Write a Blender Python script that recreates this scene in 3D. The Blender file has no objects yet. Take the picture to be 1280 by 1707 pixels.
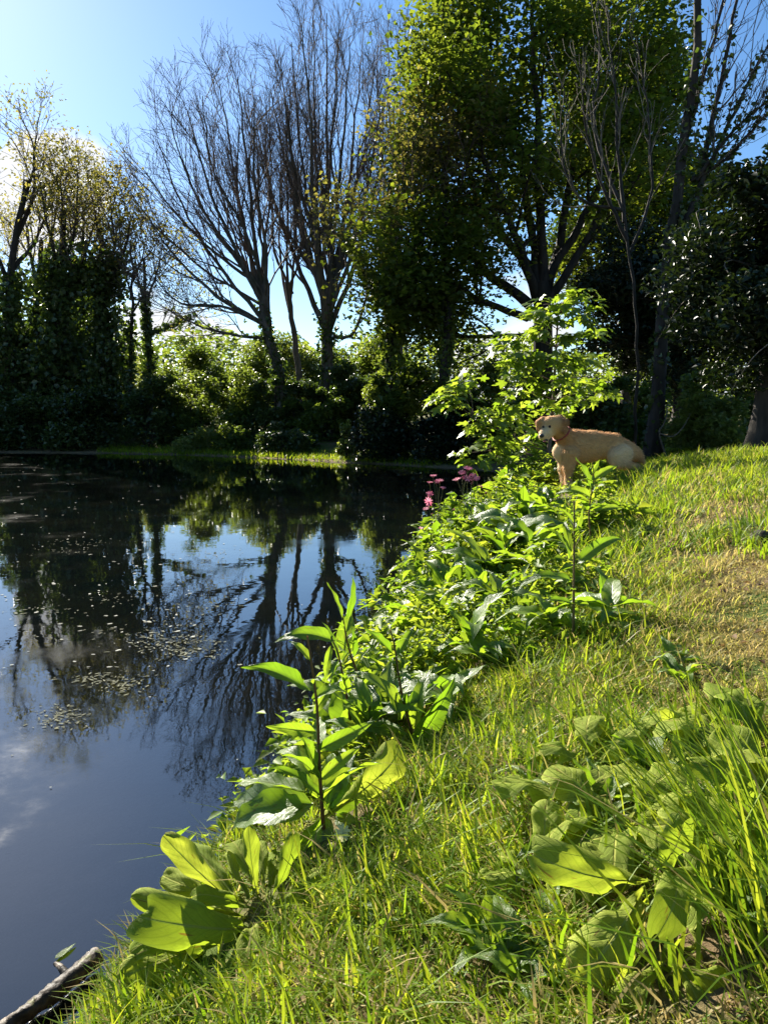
import bpy, math
import numpy as np
from mathutils import Vector, Matrix

R = math.radians
rng = np.random.default_rng(7)
scene = bpy.context.scene
C = scene.collection

# ------------------------------------------------------------------ camera
CAM_H, PITCH, FPX = 1.35, R(7.7), 1233.0
cam_d = bpy.data.cameras.new('camera')
cam_d.sensor_fit = 'VERTICAL'; cam_d.sensor_height = 36.0; cam_d.lens = 26.0
cam_d.clip_start = 0.02; cam_d.clip_end = 2000
cam = bpy.data.objects.new('camera', cam_d); C.objects.link(cam)
cam.location = (0, 0, CAM_H); cam.rotation_euler = (R(90) - PITCH, 0, 0)
scene.camera = cam

# ------------------------------------------------------------------ light
SUN_EL, SUN_AZ = R(30), R(-32)            # azimuth measured from +Y towards +X
sun_vec = Vector((math.sin(SUN_AZ) * math.cos(SUN_EL), math.cos(SUN_AZ) * math.cos(SUN_EL), math.sin(SUN_EL)))
sd = bpy.data.lights.new('sun', 'SUN'); sd.energy = 5.0; sd.angle = R(0.53); sd.color = (1.0, 0.93, 0.80)
so = bpy.data.objects.new('sun', sd); C.objects.link(so)
so.rotation_euler = sun_vec.to_track_quat('Z', 'Y').to_euler()

world = bpy.data.worlds.new('World'); scene.world = world; world.use_nodes = True
wt = world.node_tree; wt.nodes.clear()
def wn(t, **k):
    n = wt.nodes.new(t)
    for a, v in k.items(): setattr(n, a, v)
    return n
sky = wn('ShaderNodeTexSky', sky_type='NISHITA', sun_disc=False)
sky.sun_elevation = SUN_EL; sky.sun_rotation = SUN_AZ
sky.air_density = 1.0; sky.dust_density = 0.2; sky.ozone_density = 4.2
bg1 = wn('ShaderNodeBackground'); bg1.inputs['Strength'].default_value = 0.053
bg2 = wn('ShaderNodeBackground'); bg2.inputs['Strength'].default_value = 0.335
tc = wn('ShaderNodeTexCoord')
mp = wn('ShaderNodeMapping'); mp.inputs['Scale'].default_value = (1, 1, 1.6); mp.inputs['Location'].default_value = (0.35, 0.1, 0.0)
nz = wn('ShaderNodeTexNoise'); nz.inputs['Scale'].default_value = 4.5; nz.inputs['Detail'].default_value = 9; nz.inputs['Roughness'].default_value = 0.56
nz2 = wn('ShaderNodeTexNoise'); nz2.inputs['Scale'].default_value = 16; nz2.inputs['Detail'].default_value = 6
sep = wn('ShaderNodeSeparateXYZ')
thr = wn('ShaderNodeMapRange'); thr.inputs['From Min'].default_value = 0.02; thr.inputs['From Max'].default_value = 0.33
thr.inputs['To Min'].default_value = 0.47; thr.inputs['To Max'].default_value = 0.78
sub = wn('ShaderNodeMath', operation='SUBTRACT')
# one cumulus head standing above the western trees
dotn = wn('ShaderNodeVectorMath', operation='DISTANCE'); dotn.inputs[1].default_value = Vector((-0.47, 1.055, 0.30)).normalized()
blob = wn('ShaderNodeMapRange'); blob.inputs['From Min'].default_value = 0.0; blob.inputs['From Max'].default_value = 0.10
blob.inputs['To Min'].default_value = 0.62; blob.inputs['To Max'].default_value = 0.0
addb = wn('ShaderNodeMath', operation='ADD')
cov = wn('ShaderNodeMapRange'); cov.inputs['From Min'].default_value = 0.0; cov.inputs['From Max'].default_value = 0.07
ccol = wn('ShaderNodeMix', data_type='RGBA'); ccol.inputs['A'].default_value = (0.80, 0.87, 0.97, 1); ccol.inputs['B'].default_value = (1.0, 0.98, 0.95, 1)
mix = wn('ShaderNodeMixShader'); out = wn('ShaderNodeOutputWorld')
L = wt.links.new
L(tc.outputs['Generated'], mp.inputs['Vector']); L(mp.outputs['Vector'], nz.inputs['Vector']); L(mp.outputs['Vector'], nz2.inputs['Vector'])
L(tc.outputs['Generated'], sep.inputs[0]); L(sep.outputs['Z'], thr.inputs['Value'])
L(tc.outputs['Generated'], dotn.inputs[0]); L(dotn.outputs['Value'], blob.inputs['Value'])
L(nz.outputs['Fac'], addb.inputs[0]); L(blob.outputs['Result'], addb.inputs[1])
L(addb.outputs[0], sub.inputs[0]); L(thr.outputs['Result'], sub.inputs[1]); L(sub.outputs[0], cov.inputs['Value'])
L(nz2.outputs['Fac'], ccol.inputs['Factor']); L(ccol.outputs['Result'], bg2.inputs['Color'])
hs = wn('ShaderNodeHueSaturation'); hs.inputs['Saturation'].default_value = 1.12
L(sky.outputs['Color'], hs.inputs['Color']); L(hs.outputs['Color'], bg1.inputs['Color'])
L(cov.outputs['Result'], mix.inputs['Fac']); L(bg1.outputs[0], mix.inputs[1]); L(bg2.outputs[0], mix.inputs[2]); L(mix.outputs[0], out.inputs['Surface'])

vs = scene.view_settings
vs.view_transform = 'Standard'; vs.look = 'None'; vs.exposure = 1.75; vs.gamma = 1.0; vs.use_curve_mapping = False
scene.render.engine = 'CYCLES'
cy = scene.cycles
cy.max_bounces = 6; cy.diffuse_bounces = 3; cy.glossy_bounces = 2; cy.transmission_bounces = 5; cy.transparent_max_bounces = 8
cy.use_denoising = True; cy.caustics_reflective = False; cy.caustics_refractive = False
cy.sample_clamp_indirect = 4.0; cy.adaptive_threshold = 0.02

# ------------------------------------------------------------------ pixel rays
cp, sp = math.cos(PITCH), math.sin(PITCH)
def ray(px, py):
    u, v = (px - 640) / FPX, (853.5 - py) / FPX
    return np.array([u, cp + sp * v, -sp + cp * v])
def at(px, py, Y):                       # the point at forward distance Y seen in that direction
    d = ray(px, py); t = Y / d[1]
    return np.array([0, 0, CAM_H]) + d * t

# ------------------------------------------------------------------ terrain
SHORE = np.array([(-1.0, -15), (-1.0, -2), (-.92, 0), (-.76, 1.0), (-.64, 1.6), (-.55, 1.95), (-.38, 2.45), (-.20, 3.15), (-.02, 4.1), (.18, 5.3),
    (.40, 6.6), (.82, 7.7), (1.6, 8.9), (2.5, 10.2), (3.2, 12), (3.7, 14), (3.5, 15.8), (2.5, 17.1), (1.2, 18.2), (0, 19.2), (-1, 19.8), (-3, 21.4),
    (-5.5, 23), (-9, 24.3), (-14, 25), (-26, 25.5), (-46, 20), (-46, -15)], float)
def sdist(x, y):                         # positive inland, negative on the pond
    p = np.stack([x, y], -1)[..., None, :]
    a = SHORE; b = np.roll(SHORE, -1, 0); ab = b - a
    t = np.clip(((p - a) * ab).sum(-1) / (ab ** 2).sum(-1), 0, 1)
    d = np.sqrt((((p - a) - t[..., None] * ab) ** 2).sum(-1)).min(-1)
    ay, by = a[:, 1], b[:, 1]
    yy = y[..., None]; xx = x[..., None]
    cond = (ay > yy) != (by > yy)
    xi = a[:, 0] + (yy - ay) / np.where(by == ay, 1e-9, by - ay) * (b[:, 0] - a[:, 0])
    inside = ((cond & (xx < xi)).sum(-1) % 2) == 1
    return np.where(inside, -d, d)
def wob(x, y):
    return (np.sin(x * 3.1 + y * 1.7) * np.sin(y * 2.3 - x * 1.1 + 1) * .5 + np.sin(x * 7.3 - y * 5.1 + 2) * np.sin(y * 6.7 + x * 2.9) * .25
            + np.sin(x * 17.3 + y * 13.1) * np.sin(y * 15.7 - x * 9.9 + .5) * .12)
def height(x, y):
    x = np.asarray(x, float); y = np.asarray(y, float)
    d = sdist(x + wob(x * .7, y * .7) * .05, y)
    near = np.clip((12.5 - y) / 4, 0, 1)
    H = np.interp(y, [0, 2, 4, 6, 9], [.74, .80, .92, 1.0, 1.08]); tau = np.interp(y, [3, 6], [1.25, 1.3])
    zn = .09 * np.clip(d / .06, 0, 1) + (H - .09) * (1 - np.exp(-np.maximum(d - .02, 0) / tau))
    zf = .05 * np.clip(d / .15, 0, 1) + .75 * (1 - np.exp(-np.maximum(d - 1.0, 0) / 3.0))
    right = np.clip((x - 2.6) / 1.2, 0, 1) * np.clip((y - 9) / 3, 0, 1)
    zf = zf * (1 - right) + (.05 + .9 * (1 - np.exp(-np.maximum(d, 0) / 1.6))) * right
    zi = zn * near + zf * (1 - near)
    far = np.clip((np.hypot(x, y) - 60) / 200, 0, 1)
    zi = zi + wob(x, y) * .035 * np.clip(d / .3, 0, 1) + far * 2.0
    zo = np.maximum(d * .33, -.62) - .015
    return np.where(d > 0, zi, zo)
def h1(x, y): return float(height(np.array([x]), np.array([y]))[0])
def ground(px, py):                      # where that direction meets the bank
    d = ray(px, py); o = np.array([0, 0, CAM_H])
    ts = np.linspace(.6, 40, 3000)
    P = o + ts[:, None] * d
    below = P[:, 2] < np.maximum(height(P[:, 0], P[:, 1]), 0)
    i = int(np.argmax(below)) if below.any() else len(ts) - 1
    p = P[i]; p[2] = max(h1(p[0], p[1]), 0)
    return p

# ------------------------------------------------------------------ helpers
def link(o, parent=None):
    C.objects.link(o)
    if parent is not None: o.parent = parent
    return o
def tag(o, label=None, cat=None, group=None, kind=None):
    if label: o['label'] = label
    if cat: o['category'] = cat
    if group: o['group'] = group
    if kind: o['kind'] = kind
    return o
def empty(name, loc, label=None, cat=None, group=None):
    o = bpy.data.objects.new(name, None); o.location = loc; o.empty_display_size = .1
    C.objects.link(o); o.location = loc
    return tag(o, label, cat, group)
def npmesh(name, V, faces, mat=None, smooth=True, attrs=None):
    """V (n,3); faces: list of int arrays (m,k), any k."""
    me = bpy.data.meshes.new(name)
    V = np.ascontiguousarray(V, np.float32); faces = [np.asarray(f, np.int32) for f in faces if len(f)]
    me.vertices.add(len(V)); me.vertices.foreach_set('co', V.ravel())
    idx = np.concatenate([f.ravel() for f in faces]); tot = np.concatenate([np.full(len(f), f.shape[1], np.int32) for f in faces])
    me.loops.add(len(idx)); me.loops.foreach_set('vertex_index', idx)
    me.polygons.add(len(tot)); st = np.zeros(len(tot), np.int32); st[1:] = np.cumsum(tot)[:-1]
    me.polygons.foreach_set('loop_start', st)
    if smooth: me.polygons.foreach_set('use_smooth', np.ones(len(tot), bool))
    for k, v in (attrs or {}).items():
        v = np.ascontiguousarray(v, np.float32)
        if v.ndim == 1:
            a = me.attributes.new(k, 'FLOAT', 'POINT'); a.data.foreach_set('value', v)
        else:
            a = me.attributes.new(k, 'FLOAT_VECTOR', 'POINT'); a.data.foreach_set('vector', v.ravel())
    me.update(calc_edges=True)
    if mat: me.materials.append(mat)
    return me
def mobj(name, me, parent=None, loc=None):
    o = bpy.data.objects.new(name, me); link(o, parent)
    if loc is not None: o.location = loc
    return o
def nrm(v): return v / np.maximum(np.linalg.norm(v, axis=-1, keepdims=True), 1e-9)

# ------------------------------------------------------------------ materials
def newmat(name):
    m = bpy.data.materials.new(name); m.use_nodes = True; m.node_tree.nodes.clear()
    return m, m.node_tree
def N(t, typ, **k):
    n = t.nodes.new(typ)
    for a, v in k.items(): setattr(n, a, v)
    return n
def c4(c): return (c[0], c[1], c[2], 1)
def mixc(t, f, a, b, blend='MIX'):
    m = N(t, 'ShaderNodeMix', data_type='RGBA', blend_type=blend)
    for s, v in (('Factor', f), ('A', a), ('B', b)):
        if isinstance(v, (int, float)): m.inputs[s].default_value = v
        elif isinstance(v, tuple): m.inputs[s].default_value = c4(v)
        else: t.links.new(v, m.inputs[s])
    return m.outputs['Result']
def math_(t, op, a, b=None, c=None):
    m = N(t, 'ShaderNodeMath', operation=op)
    for i, v in enumerate((a, b, c)):
        if v is None: continue
        if isinstance(v, (int, float)): m.inputs[i].default_value = v
        else: t.links.new(v, m.inputs[i])
    return m.outputs[0]
def rampf(t, v, a, b, lo=0., hi=1.):
    m = N(t, 'ShaderNodeMapRange'); m.inputs['From Min'].default_value = a; m.inputs['From Max'].default_value = b
    m.inputs['To Min'].default_value = lo; m.inputs['To Max'].default_value = hi
    t.links.new(v, m.inputs['Value']); return m.outputs['Result']

def leaf_mat(name, d0, d1, t0, t1, tr=.5, rough=.42, spec=.5, source='tint', veins=None, dry=None, bump=0.0, rim=0.0):
    """d0..d1 leaf surface colours, t0..t1 colours of light passing through, picked per leaf."""
    m, t = newmat(name); Lk = t.links.new
    if source == 'tint':
        a = N(t, 'ShaderNodeAttribute', attribute_name='tint'); f = a.outputs['Fac']
    else:
        a = N(t, 'ShaderNodeObjectInfo'); f = a.outputs['Random']
    dc = mixc(t, f, d0, d1); tcx = mixc(t, f, t0, t1)
    if dry is not None:
        b = N(t, 'ShaderNodeAttribute', attribute_name='dry'); dc = mixc(t, b.outputs['Fac'], dc, dry[0]); tcx = mixc(t, b.outputs['Fac'], tcx, dry[1])
    bs = N(t, 'ShaderNodeBsdfPrincipled'); tl = N(t, 'ShaderNodeBsdfTranslucent'); mx = N(t, 'ShaderNodeMixShader'); o = N(t, 'ShaderNodeOutputMaterial')
    if veins:
        u = N(t, 'ShaderNodeAttribute', attribute_name='leafuv'); s = N(t, 'ShaderNodeSeparateXYZ'); Lk(u.outputs['Vector'], s.inputs[0])
        au = math_(t, 'ABSOLUTE', s.outputs['X']); v = s.outputs['Y']
        mid = rampf(t, au, .03, .085, 1, 0)
        w = math_(t, 'SUBTRACT', math_(t, 'MULTIPLY', v, veins), math_(t, 'MULTIPLY', au, veins * .22))
        fr = math_(t, 'ABSOLUTE', math_(t, 'SUBTRACT', math_(t, 'FRACT', w), .5))
        side = rampf(t, fr, .0, .17, 1, 0)
        vein = math_(t, 'MAXIMUM', mid, math_(t, 'MULTIPLY', side, .55))
        vo = N(t, 'ShaderNodeTexVoronoi', feature='DISTANCE_TO_EDGE'); vo.inputs['Scale'].default_value = 26
        Lk(u.outputs['Vector'], vo.inputs['Vector'])
        net = rampf(t, vo.outputs['Distance'], .0, .13, 1, 0)
        vein2 = math_(t, 'MAXIMUM', vein, math_(t, 'MULTIPLY', net, .35))
        dc = mixc(t, math_(t, 'MULTIPLY', vein2, .55), dc, (d0[0] * .55, d0[1] * .6, d0[2] * .6)); dc = mixc(t, math_(t, 'MULTIPLY', mid, .7), dc, (d1[0] * 1.8, d1[1] * 1.5, d1[2] * 2.2))
        tcx = mixc(t, math_(t, 'MULTIPLY', vein2, .8), tcx, (t0[0] * .42, t0[1] * .45, t0[2] * .4))
        nzn = N(t, 'ShaderNodeTexNoise'); nzn.inputs['Scale'].default_value = 5; Lk(u.outputs['Vector'], nzn.inputs['Vector'])
        blot = rampf(t, nzn.outputs['Fac'], .35, .7)
        tcx = mixc(t, math_(t, 'MULTIPLY', blot, .35), tcx, t0)
        if rim:
            rm = rampf(t, au, .86, 1.0, 0, rim); dc = mixc(t, rm, dc, (d1[0] * 1.7, d1[1] * 1.5, d1[2] * 2.2))
        spots = rampf(t, nzn.outputs['Fac'], .68, .74, 0, .8); dc = mixc(t, spots, dc, (.16, .10, .03)); tcx = mixc(t, spots, tcx, (.25, .13, .02))
        if bump:
            bp = N(t, 'ShaderNodeBump'); bp.inputs['Strength'].default_value = bump; bp.inputs['Distance'].default_value = .003
            Lk(math_(t, 'SUBTRACT', 1.0, vein2), bp.inputs['Height']); Lk(bp.outputs[0], bs.inputs['Normal'])
    Lk(dc, bs.inputs['Base Color']); bs.inputs['Roughness'].default_value = rough; bs.inputs['Specular IOR Level'].default_value = spec
    Lk(tcx, tl.inputs['Color']); mx.inputs[0].default_value = tr
    Lk(bs.outputs[0], mx.inputs[1]); Lk(tl.outputs[0], mx.inputs[2]); Lk(mx.outputs[0], o.inputs[0])
    return m

def bark_mat(name, c0, c1, scale=9, rough=.85, bump=.5):
    m, t = newmat(name); Lk = t.links.new
    tcd = N(t, 'ShaderNodeTexCoord'); mp = N(t, 'ShaderNodeMapping'); mp.inputs['Scale'].default_value = (1, 1, .22); Lk(tcd.outputs['Object'], mp.inputs[0])
    n = N(t, 'ShaderNodeTexNoise'); n.inputs['Scale'].default_value = scale; n.inputs['Detail'].default_value = 7; Lk(mp.outputs[0], n.inputs['Vector'])
    n2 = N(t, 'ShaderNodeTexNoise'); n2.inputs['Scale'].default_value = 2.2; Lk(tcd.outputs['Object'], n2.inputs['Vector'])
    col = mixc(t, rampf(t, n.outputs['Fac'], .35, .68), c0, c1)
    col = mixc(t, rampf(t, n2.outputs['Fac'], .5, .72, 0, .6), col, (c0[0] * .7, c0[1] * 1.05, c0[2] * .6))
    bs = N(t, 'ShaderNodeBsdfPrincipled'); bs.inputs['Roughness'].default_value = rough; bs.inputs['Specular IOR Level'].default_value = .25
    bp = N(t, 'ShaderNodeBump'); bp.inputs['Strength'].default_value = bump; bp.inputs['Distance'].default_value = .03
    o = N(t, 'ShaderNodeOutputMaterial')
    Lk(n.outputs['Fac'], bp.inputs['Height']); Lk(bp.outputs[0], bs.inputs['Normal']); Lk(col, bs.inputs['Base Color']); Lk(bs.outputs[0], o.inputs[0])
    return m

M = {}
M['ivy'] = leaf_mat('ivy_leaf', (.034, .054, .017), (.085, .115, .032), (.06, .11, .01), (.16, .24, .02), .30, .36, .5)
M['syc'] = leaf_mat('sycamore_leaf', (.032, .058, .010), (.075, .105, .018), (.10, .17, .012), (.26, .31, .02), .50, .45, .4)
M['bud'] = leaf_mat('young_leaf', (.06, .066, .016), (.13, .115, .035), (.22, .24, .03), (.40, .33, .06), .45, .5, .35)
M['bush'] = leaf_mat('bush_leaf', (.040, .066, .015), (.10, .135, .03), (.15, .23, .02), (.34, .41, .04), .45, .42, .45)
M['pale'] = leaf_mat('pale_bush_leaf', (.085, .115, .03), (.17, .19, .055), (.24, .31, .03), (.44, .47, .08), .45, .45, .4)
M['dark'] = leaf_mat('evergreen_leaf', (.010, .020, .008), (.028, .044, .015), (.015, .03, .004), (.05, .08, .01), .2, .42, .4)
M['sap'] = leaf_mat('sapling_leaf', (.06, .115, .014), (.13, .19, .028), (.22, .36, .014), (.44, .54, .04), .48, .40, .45, source='random', veins=5)
M['sapm'] = leaf_mat('sapling_foliage', (.06, .115, .014), (.13, .19, .028), (.22, .36, .014), (.44, .54, .04), .48, .40, .45)
M['grass'] = leaf_mat('grass_blade', (.075, .155, .009), (.19, .255, .016), (.22, .38, .012), (.54, .57, .032), .48, .5, .18, dry=((.36, .27, .12), (.58, .43, .16)))
M['cover'] = leaf_mat('herb_leaf', (.065, .13, .014), (.17, .225, .028), (.22, .38, .014), (.58, .62, .045), .46, .52, .2)
M['prim'] = leaf_mat('primrose_leaf', (.19, .26, .03), (.31, .37, .055), (.30, .42, .02), (.52, .57, .05), .45, .7, .12, source='random', veins=12, bump=.75, rim=.6)
M['dock'] = leaf_mat('dock_leaf', (.075, .145, .018), (.14, .215, .03), (.24, .43, .014), (.46, .60, .03), .46, .36, .45, source='random', veins=9, bump=.4)
M['alk'] = leaf_mat('alkanet_leaf', (.06, .115, .026), (.12, .17, .045), (.20, .37, .014), (.44, .58, .03), .42, .30, .7, source='random', veins=8, bump=.5)
M['stem'] = leaf_mat('herb_stem', (.10, .10, .03), (.13, .15, .04), (.2, .2, .03), (.3, .3, .04), .2, .5, .4, source='random')
M['rstem'] = leaf_mat('dock_stem', (.14, .055, .025), (.15, .11, .035), (.2, .08, .02), (.25, .15, .03), .2, .45, .4, source='random')
M['petal'] = leaf_mat('campion_petal', (.58, .11, .20), (.72, .26, .36), (.62, .13, .22), (.74, .30, .40), .5, .5, .3, source='random')
M['cream'] = leaf_mat('primrose_petal', (.75, .72, .38), (.8, .78, .45), (.6, .58, .25), (.65, .62, .3), .45, .5, .3, source='random')
M['calyx'] = leaf_mat('calyx', (.16, .05, .05), (.2, .08, .06), (.25, .07, .06), (.3, .1, .08), .3, .5, .3, source='random')
M['bark'] = bark_mat('grey_bark', (.05, .041, .032), (.14, .115, .09))
M['barkd'] = bark_mat('dark_bark', (.018, .015, .012), (.06, .048, .038))
M['twig'] = bark_mat('reddish_twig_bark', (.08, .058, .048), (.17, .125, .10), bump=.1)
M['pale_twig'] = bark_mat('bleached_twig_bark', (.09, .072, .056), (.19, .16, .125), bump=.1)

# ------------------------------------------------------------------ ground sheet
def spaced(dense0, dense1, step, far0, far1, k=1.16):
    a = list(np.arange(dense0, dense1, step)); s = step; x = a[-1]
    while x < far1: s *= k; x += s; a.append(x)
    s = step; x = a[0]; pre = []
    while x > far0: s *= k; x -= s; pre.append(x)
    return np.array(pre[::-1] + a)
gx = spaced(-2.0, 4.6, .035, -420, 420); gy = spaced(-.5, 9.5, .04, -120, 700)
mid = np.arange(9.9, 30, .35); gy = np.concatenate([gy[gy < 9.7], mid, gy[gy > 30.4]])
midx = np.arange(-20, -2.3, .35); gx = np.concatenate([gx[gx < -20.4], midx, gx[gx > -2.1]])
midx = np.arange(5.0, 12, .35); gx = np.concatenate([gx[gx < 4.8], midx, gx[gx > 12.4]])
X, Y = np.meshgrid(gx, gy); nx, ny = len(gx), len(gy)
Z = np.concatenate([height(X[i:i + 20], Y[i:i + 20]) for i in range(0, ny, 20)])
I = np.arange(nx * ny).reshape(ny, nx)
quads = np.stack([I[:-1, :-1], I[:-1, 1:], I[1:, 1:], I[1:, :-1]], -1).reshape(-1, 4)
m, t = newmat('bank_soil_and_turf'); Lk = t.links.new
g = N(t, 'ShaderNodeNewGeometry'); n1 = N(t, 'ShaderNodeTexNoise'); n1.inputs['Scale'].default_value = 2.3; n1.inputs['Detail'].default_value = 8
n2 = N(t, 'ShaderNodeTexNoise'); n2.inputs['Scale'].default_value = 38; n2.inputs['Detail'].default_value = 6; n2.inputs['Roughness'].default_value = .7
Lk(g.outputs['Position'], n1.inputs['Vector']); Lk(g.outputs['Position'], n2.inputs['Vector'])
sepg = N(t, 'ShaderNodeSeparateXYZ'); Lk(g.outputs['Position'], sepg.inputs[0])
soil = mixc(t, rampf(t, n2.outputs['Fac'], .35, .7), (.055, .038, .022), (.22, .155, .08))
turf = mixc(t, rampf(t, n2.outputs['Fac'], .3, .7), (.035, .06, .010), (.10, .14, .025))
col = mixc(t, rampf(t, n1.outputs['Fac'], .42, .58), soil, turf)
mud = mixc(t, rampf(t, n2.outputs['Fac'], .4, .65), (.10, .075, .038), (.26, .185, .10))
depth_dark = mixc(t, rampf(t, n2.outputs['Fac'], .4, .65), (.018, .017, .012), (.045, .038, .024)); mud = mixc(t, rampf(t, sepg.outputs['Z'], -.26, -.03), depth_dark, mud)  # bed painted darker with depth, standing in for light lost in the water
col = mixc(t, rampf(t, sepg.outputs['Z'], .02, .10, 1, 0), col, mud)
bs = N(t, 'ShaderNodeBsdfPrincipled'); bs.inputs['Roughness'].default_value = .95; bs.inputs['Specular IOR Level'].default_value = .15
bp = N(t, 'ShaderNodeBump'); bp.inputs['Strength'].default_value = .8; bp.inputs['Distance'].default_value = .02
Lk(n2.outputs['Fac'], bp.inputs['Height']); Lk(bp.outputs[0], bs.inputs['Normal']); Lk(col, bs.inputs['Base Color'])
o = N(t, 'ShaderNodeOutputMaterial'); Lk(bs.outputs[0], o.inputs[0])
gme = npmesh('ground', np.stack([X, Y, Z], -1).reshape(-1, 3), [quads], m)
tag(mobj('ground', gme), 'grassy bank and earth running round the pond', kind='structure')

# ------------------------------------------------------------------ pond water
m, t = newmat('pond_water'); Lk = t.links.new
g = N(t, 'ShaderNodeNewGeometry')
mpn = N(t, 'ShaderNodeMapping'); mpn.inputs['Scale'].default_value = (1.0, 1.0, 1.0); Lk(g.outputs['Position'], mpn.inputs[0])
r1 = N(t, 'ShaderNodeTexNoise'); r1.inputs['Scale'].default_value = 2.2; r1.inputs['Detail'].default_value = 3; Lk(mpn.outputs[0], r1.inputs['Vector'])
r2 = N(t, 'ShaderNodeTexNoise'); r2.inputs['Scale'].default_value = 14; r2.inputs['Detail'].default_value = 2; Lk(mpn.outputs[0], r2.inputs['Vector'])
hsum = math_(t, 'ADD', r1.outputs['Fac'], math_(t, 'MULTIPLY', r2.outputs['Fac'], .10))
bp = N(t, 'ShaderNodeBump'); bp.inputs['Strength'].default_value = .012; bp.inputs['Distance'].default_value = .12; Lk(hsum, bp.inputs['Height'])
fr = N(t, 'ShaderNodeFresnel'); fr.inputs['IOR'].default_value = 1.95; Lk(bp.outputs[0], fr.inputs['Normal'])
gl = N(t, 'ShaderNodeBsdfGlossy'); gl.inputs['Roughness'].default_value = .012; gl.inputs['Color'].default_value = (1, 1, 1, 1); Lk(bp.outputs[0], gl.inputs['Normal'])
df = N(t, 'ShaderNodeBsdfDiffuse'); n3 = N(t, 'ShaderNodeTexNoise'); n3.inputs['Scale'].default_value = 1.6; n3.inputs['Detail'].default_value = 5; Lk(g.outputs['Position'], n3.inputs['Vector'])
flm = N(t, 'ShaderNodeTexNoise'); flm.inputs['Scale'].default_value = .9; flm.inputs['Detail'].default_value = 7; flm.inputs['Roughness'].default_value = .65; Lk(g.outputs['Position'], flm.inputs['Vector'])
Lk(rampf(t, flm.outputs['Fac'], .50, .72, .010, .11), gl.inputs['Roughness'])
Lk(mixc(t, rampf(t, n3.outputs['Fac'], .35, .7), (.008, .014, .015), (.022, .025, .018)), df.inputs['Color'])
tp = N(t, 'ShaderNodeBsdfTransparent'); tp.inputs['Color'].default_value = (.62, .62, .50, 1)
mA = N(t, 'ShaderNodeMixShader'); mA.inputs[0].default_value = .78; Lk(df.outputs[0], mA.inputs[1]); Lk(tp.outputs[0], mA.inputs[2])
mB = N(t, 'ShaderNodeMixShader'); Lk(fr.outputs[0], mB.inputs[0]); Lk(mA.outputs[0], mB.inputs[1]); Lk(gl.outputs[0], mB.inputs[2])
o = N(t, 'ShaderNodeOutputMaterial'); Lk(mB.outputs[0], o.inputs[0])
wme = npmesh('pond_water', np.array([(-46.5, -15.5, 0), (4.5, -15.5, 0), (4.5, 26, 0), (-46.5, 26, 0)]), [np.array([[0, 1, 2, 3]])], m, smooth=False)
tag(mobj('pond_water', wme), 'still dark pond water mirroring the trees and sky', kind='structure')

# ------------------------------------------------------------------ tubes and trees
class Tubes:
    def __init__(s): s.sets = []
    def add(s, P, Rr, sides): s.sets.append((np.asarray(P, float), np.asarray(Rr, float), sides))
    def mesh(s, name, mat, origin=(0, 0, 0)):
        Vs, Fs, off = [], [], 0
        for P, Rr, k in s.sets:
            B, n, _ = P.shape
            T = np.gradient(P, axis=1); T = nrm(T)
            ref = np.where(np.abs(T[..., 2:3]) > .9, np.array([1., 0, 0]), np.array([0, 0, 1.]))
            ref = np.broadcast_to(ref[:, :1], T.shape)
            U = nrm(np.cross(T, ref)); W = np.cross(T, U)
            a = np.arange(k) / k * 2 * np.pi
            V = P[:, :, None] + Rr[:, :, None, None] * (np.cos(a)[:, None] * U[:, :, None] + np.sin(a)[:, None] * W[:, :, None])
            idx = np.arange(B * n * k).reshape(B, n, k) + off
            nxt = np.roll(idx, -1, 2)
            Fs.append(np.stack([idx[:, :-1], nxt[:, :-1], nxt[:, 1:], idx[:, 1:]], -1).reshape(-1, 4))
            Vs.append(V.reshape(-1, 3)); off += B * n * k
        return npmesh(name, np.concatenate(Vs) - np.asarray(origin), Fs, mat)

def resample(pts, n):
    pts = np.asarray(pts, float)
    # Catmull-Rom through the given points
    P = np.vstack([2 * pts[0] - pts[1], pts, 2 * pts[-1] - pts[-2]])
    out = []
    for i in range(1, len(P) - 2):
        for u in np.linspace(0, 1, 12, endpoint=False):
            p0, p1, p2, p3 = P[i - 1:i + 3]
            out.append(.5 * (2 * p1 + (p2 - p0) * u + (2 * p0 - 5 * p1 + 4 * p2 - p3) * u * u + (3 * p1 - p0 - 3 * p2 + p3) * u ** 3))
    out.append(pts[-1]); out = np.array(out)
    s = np.r_[0, np.cumsum(np.linalg.norm(np.diff(out, axis=0), axis=1))]
    q = np.linspace(0, s[-1], n)
    return np.stack([np.interp(q, s, out[:, i]) for i in range(3)], -1)

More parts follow.
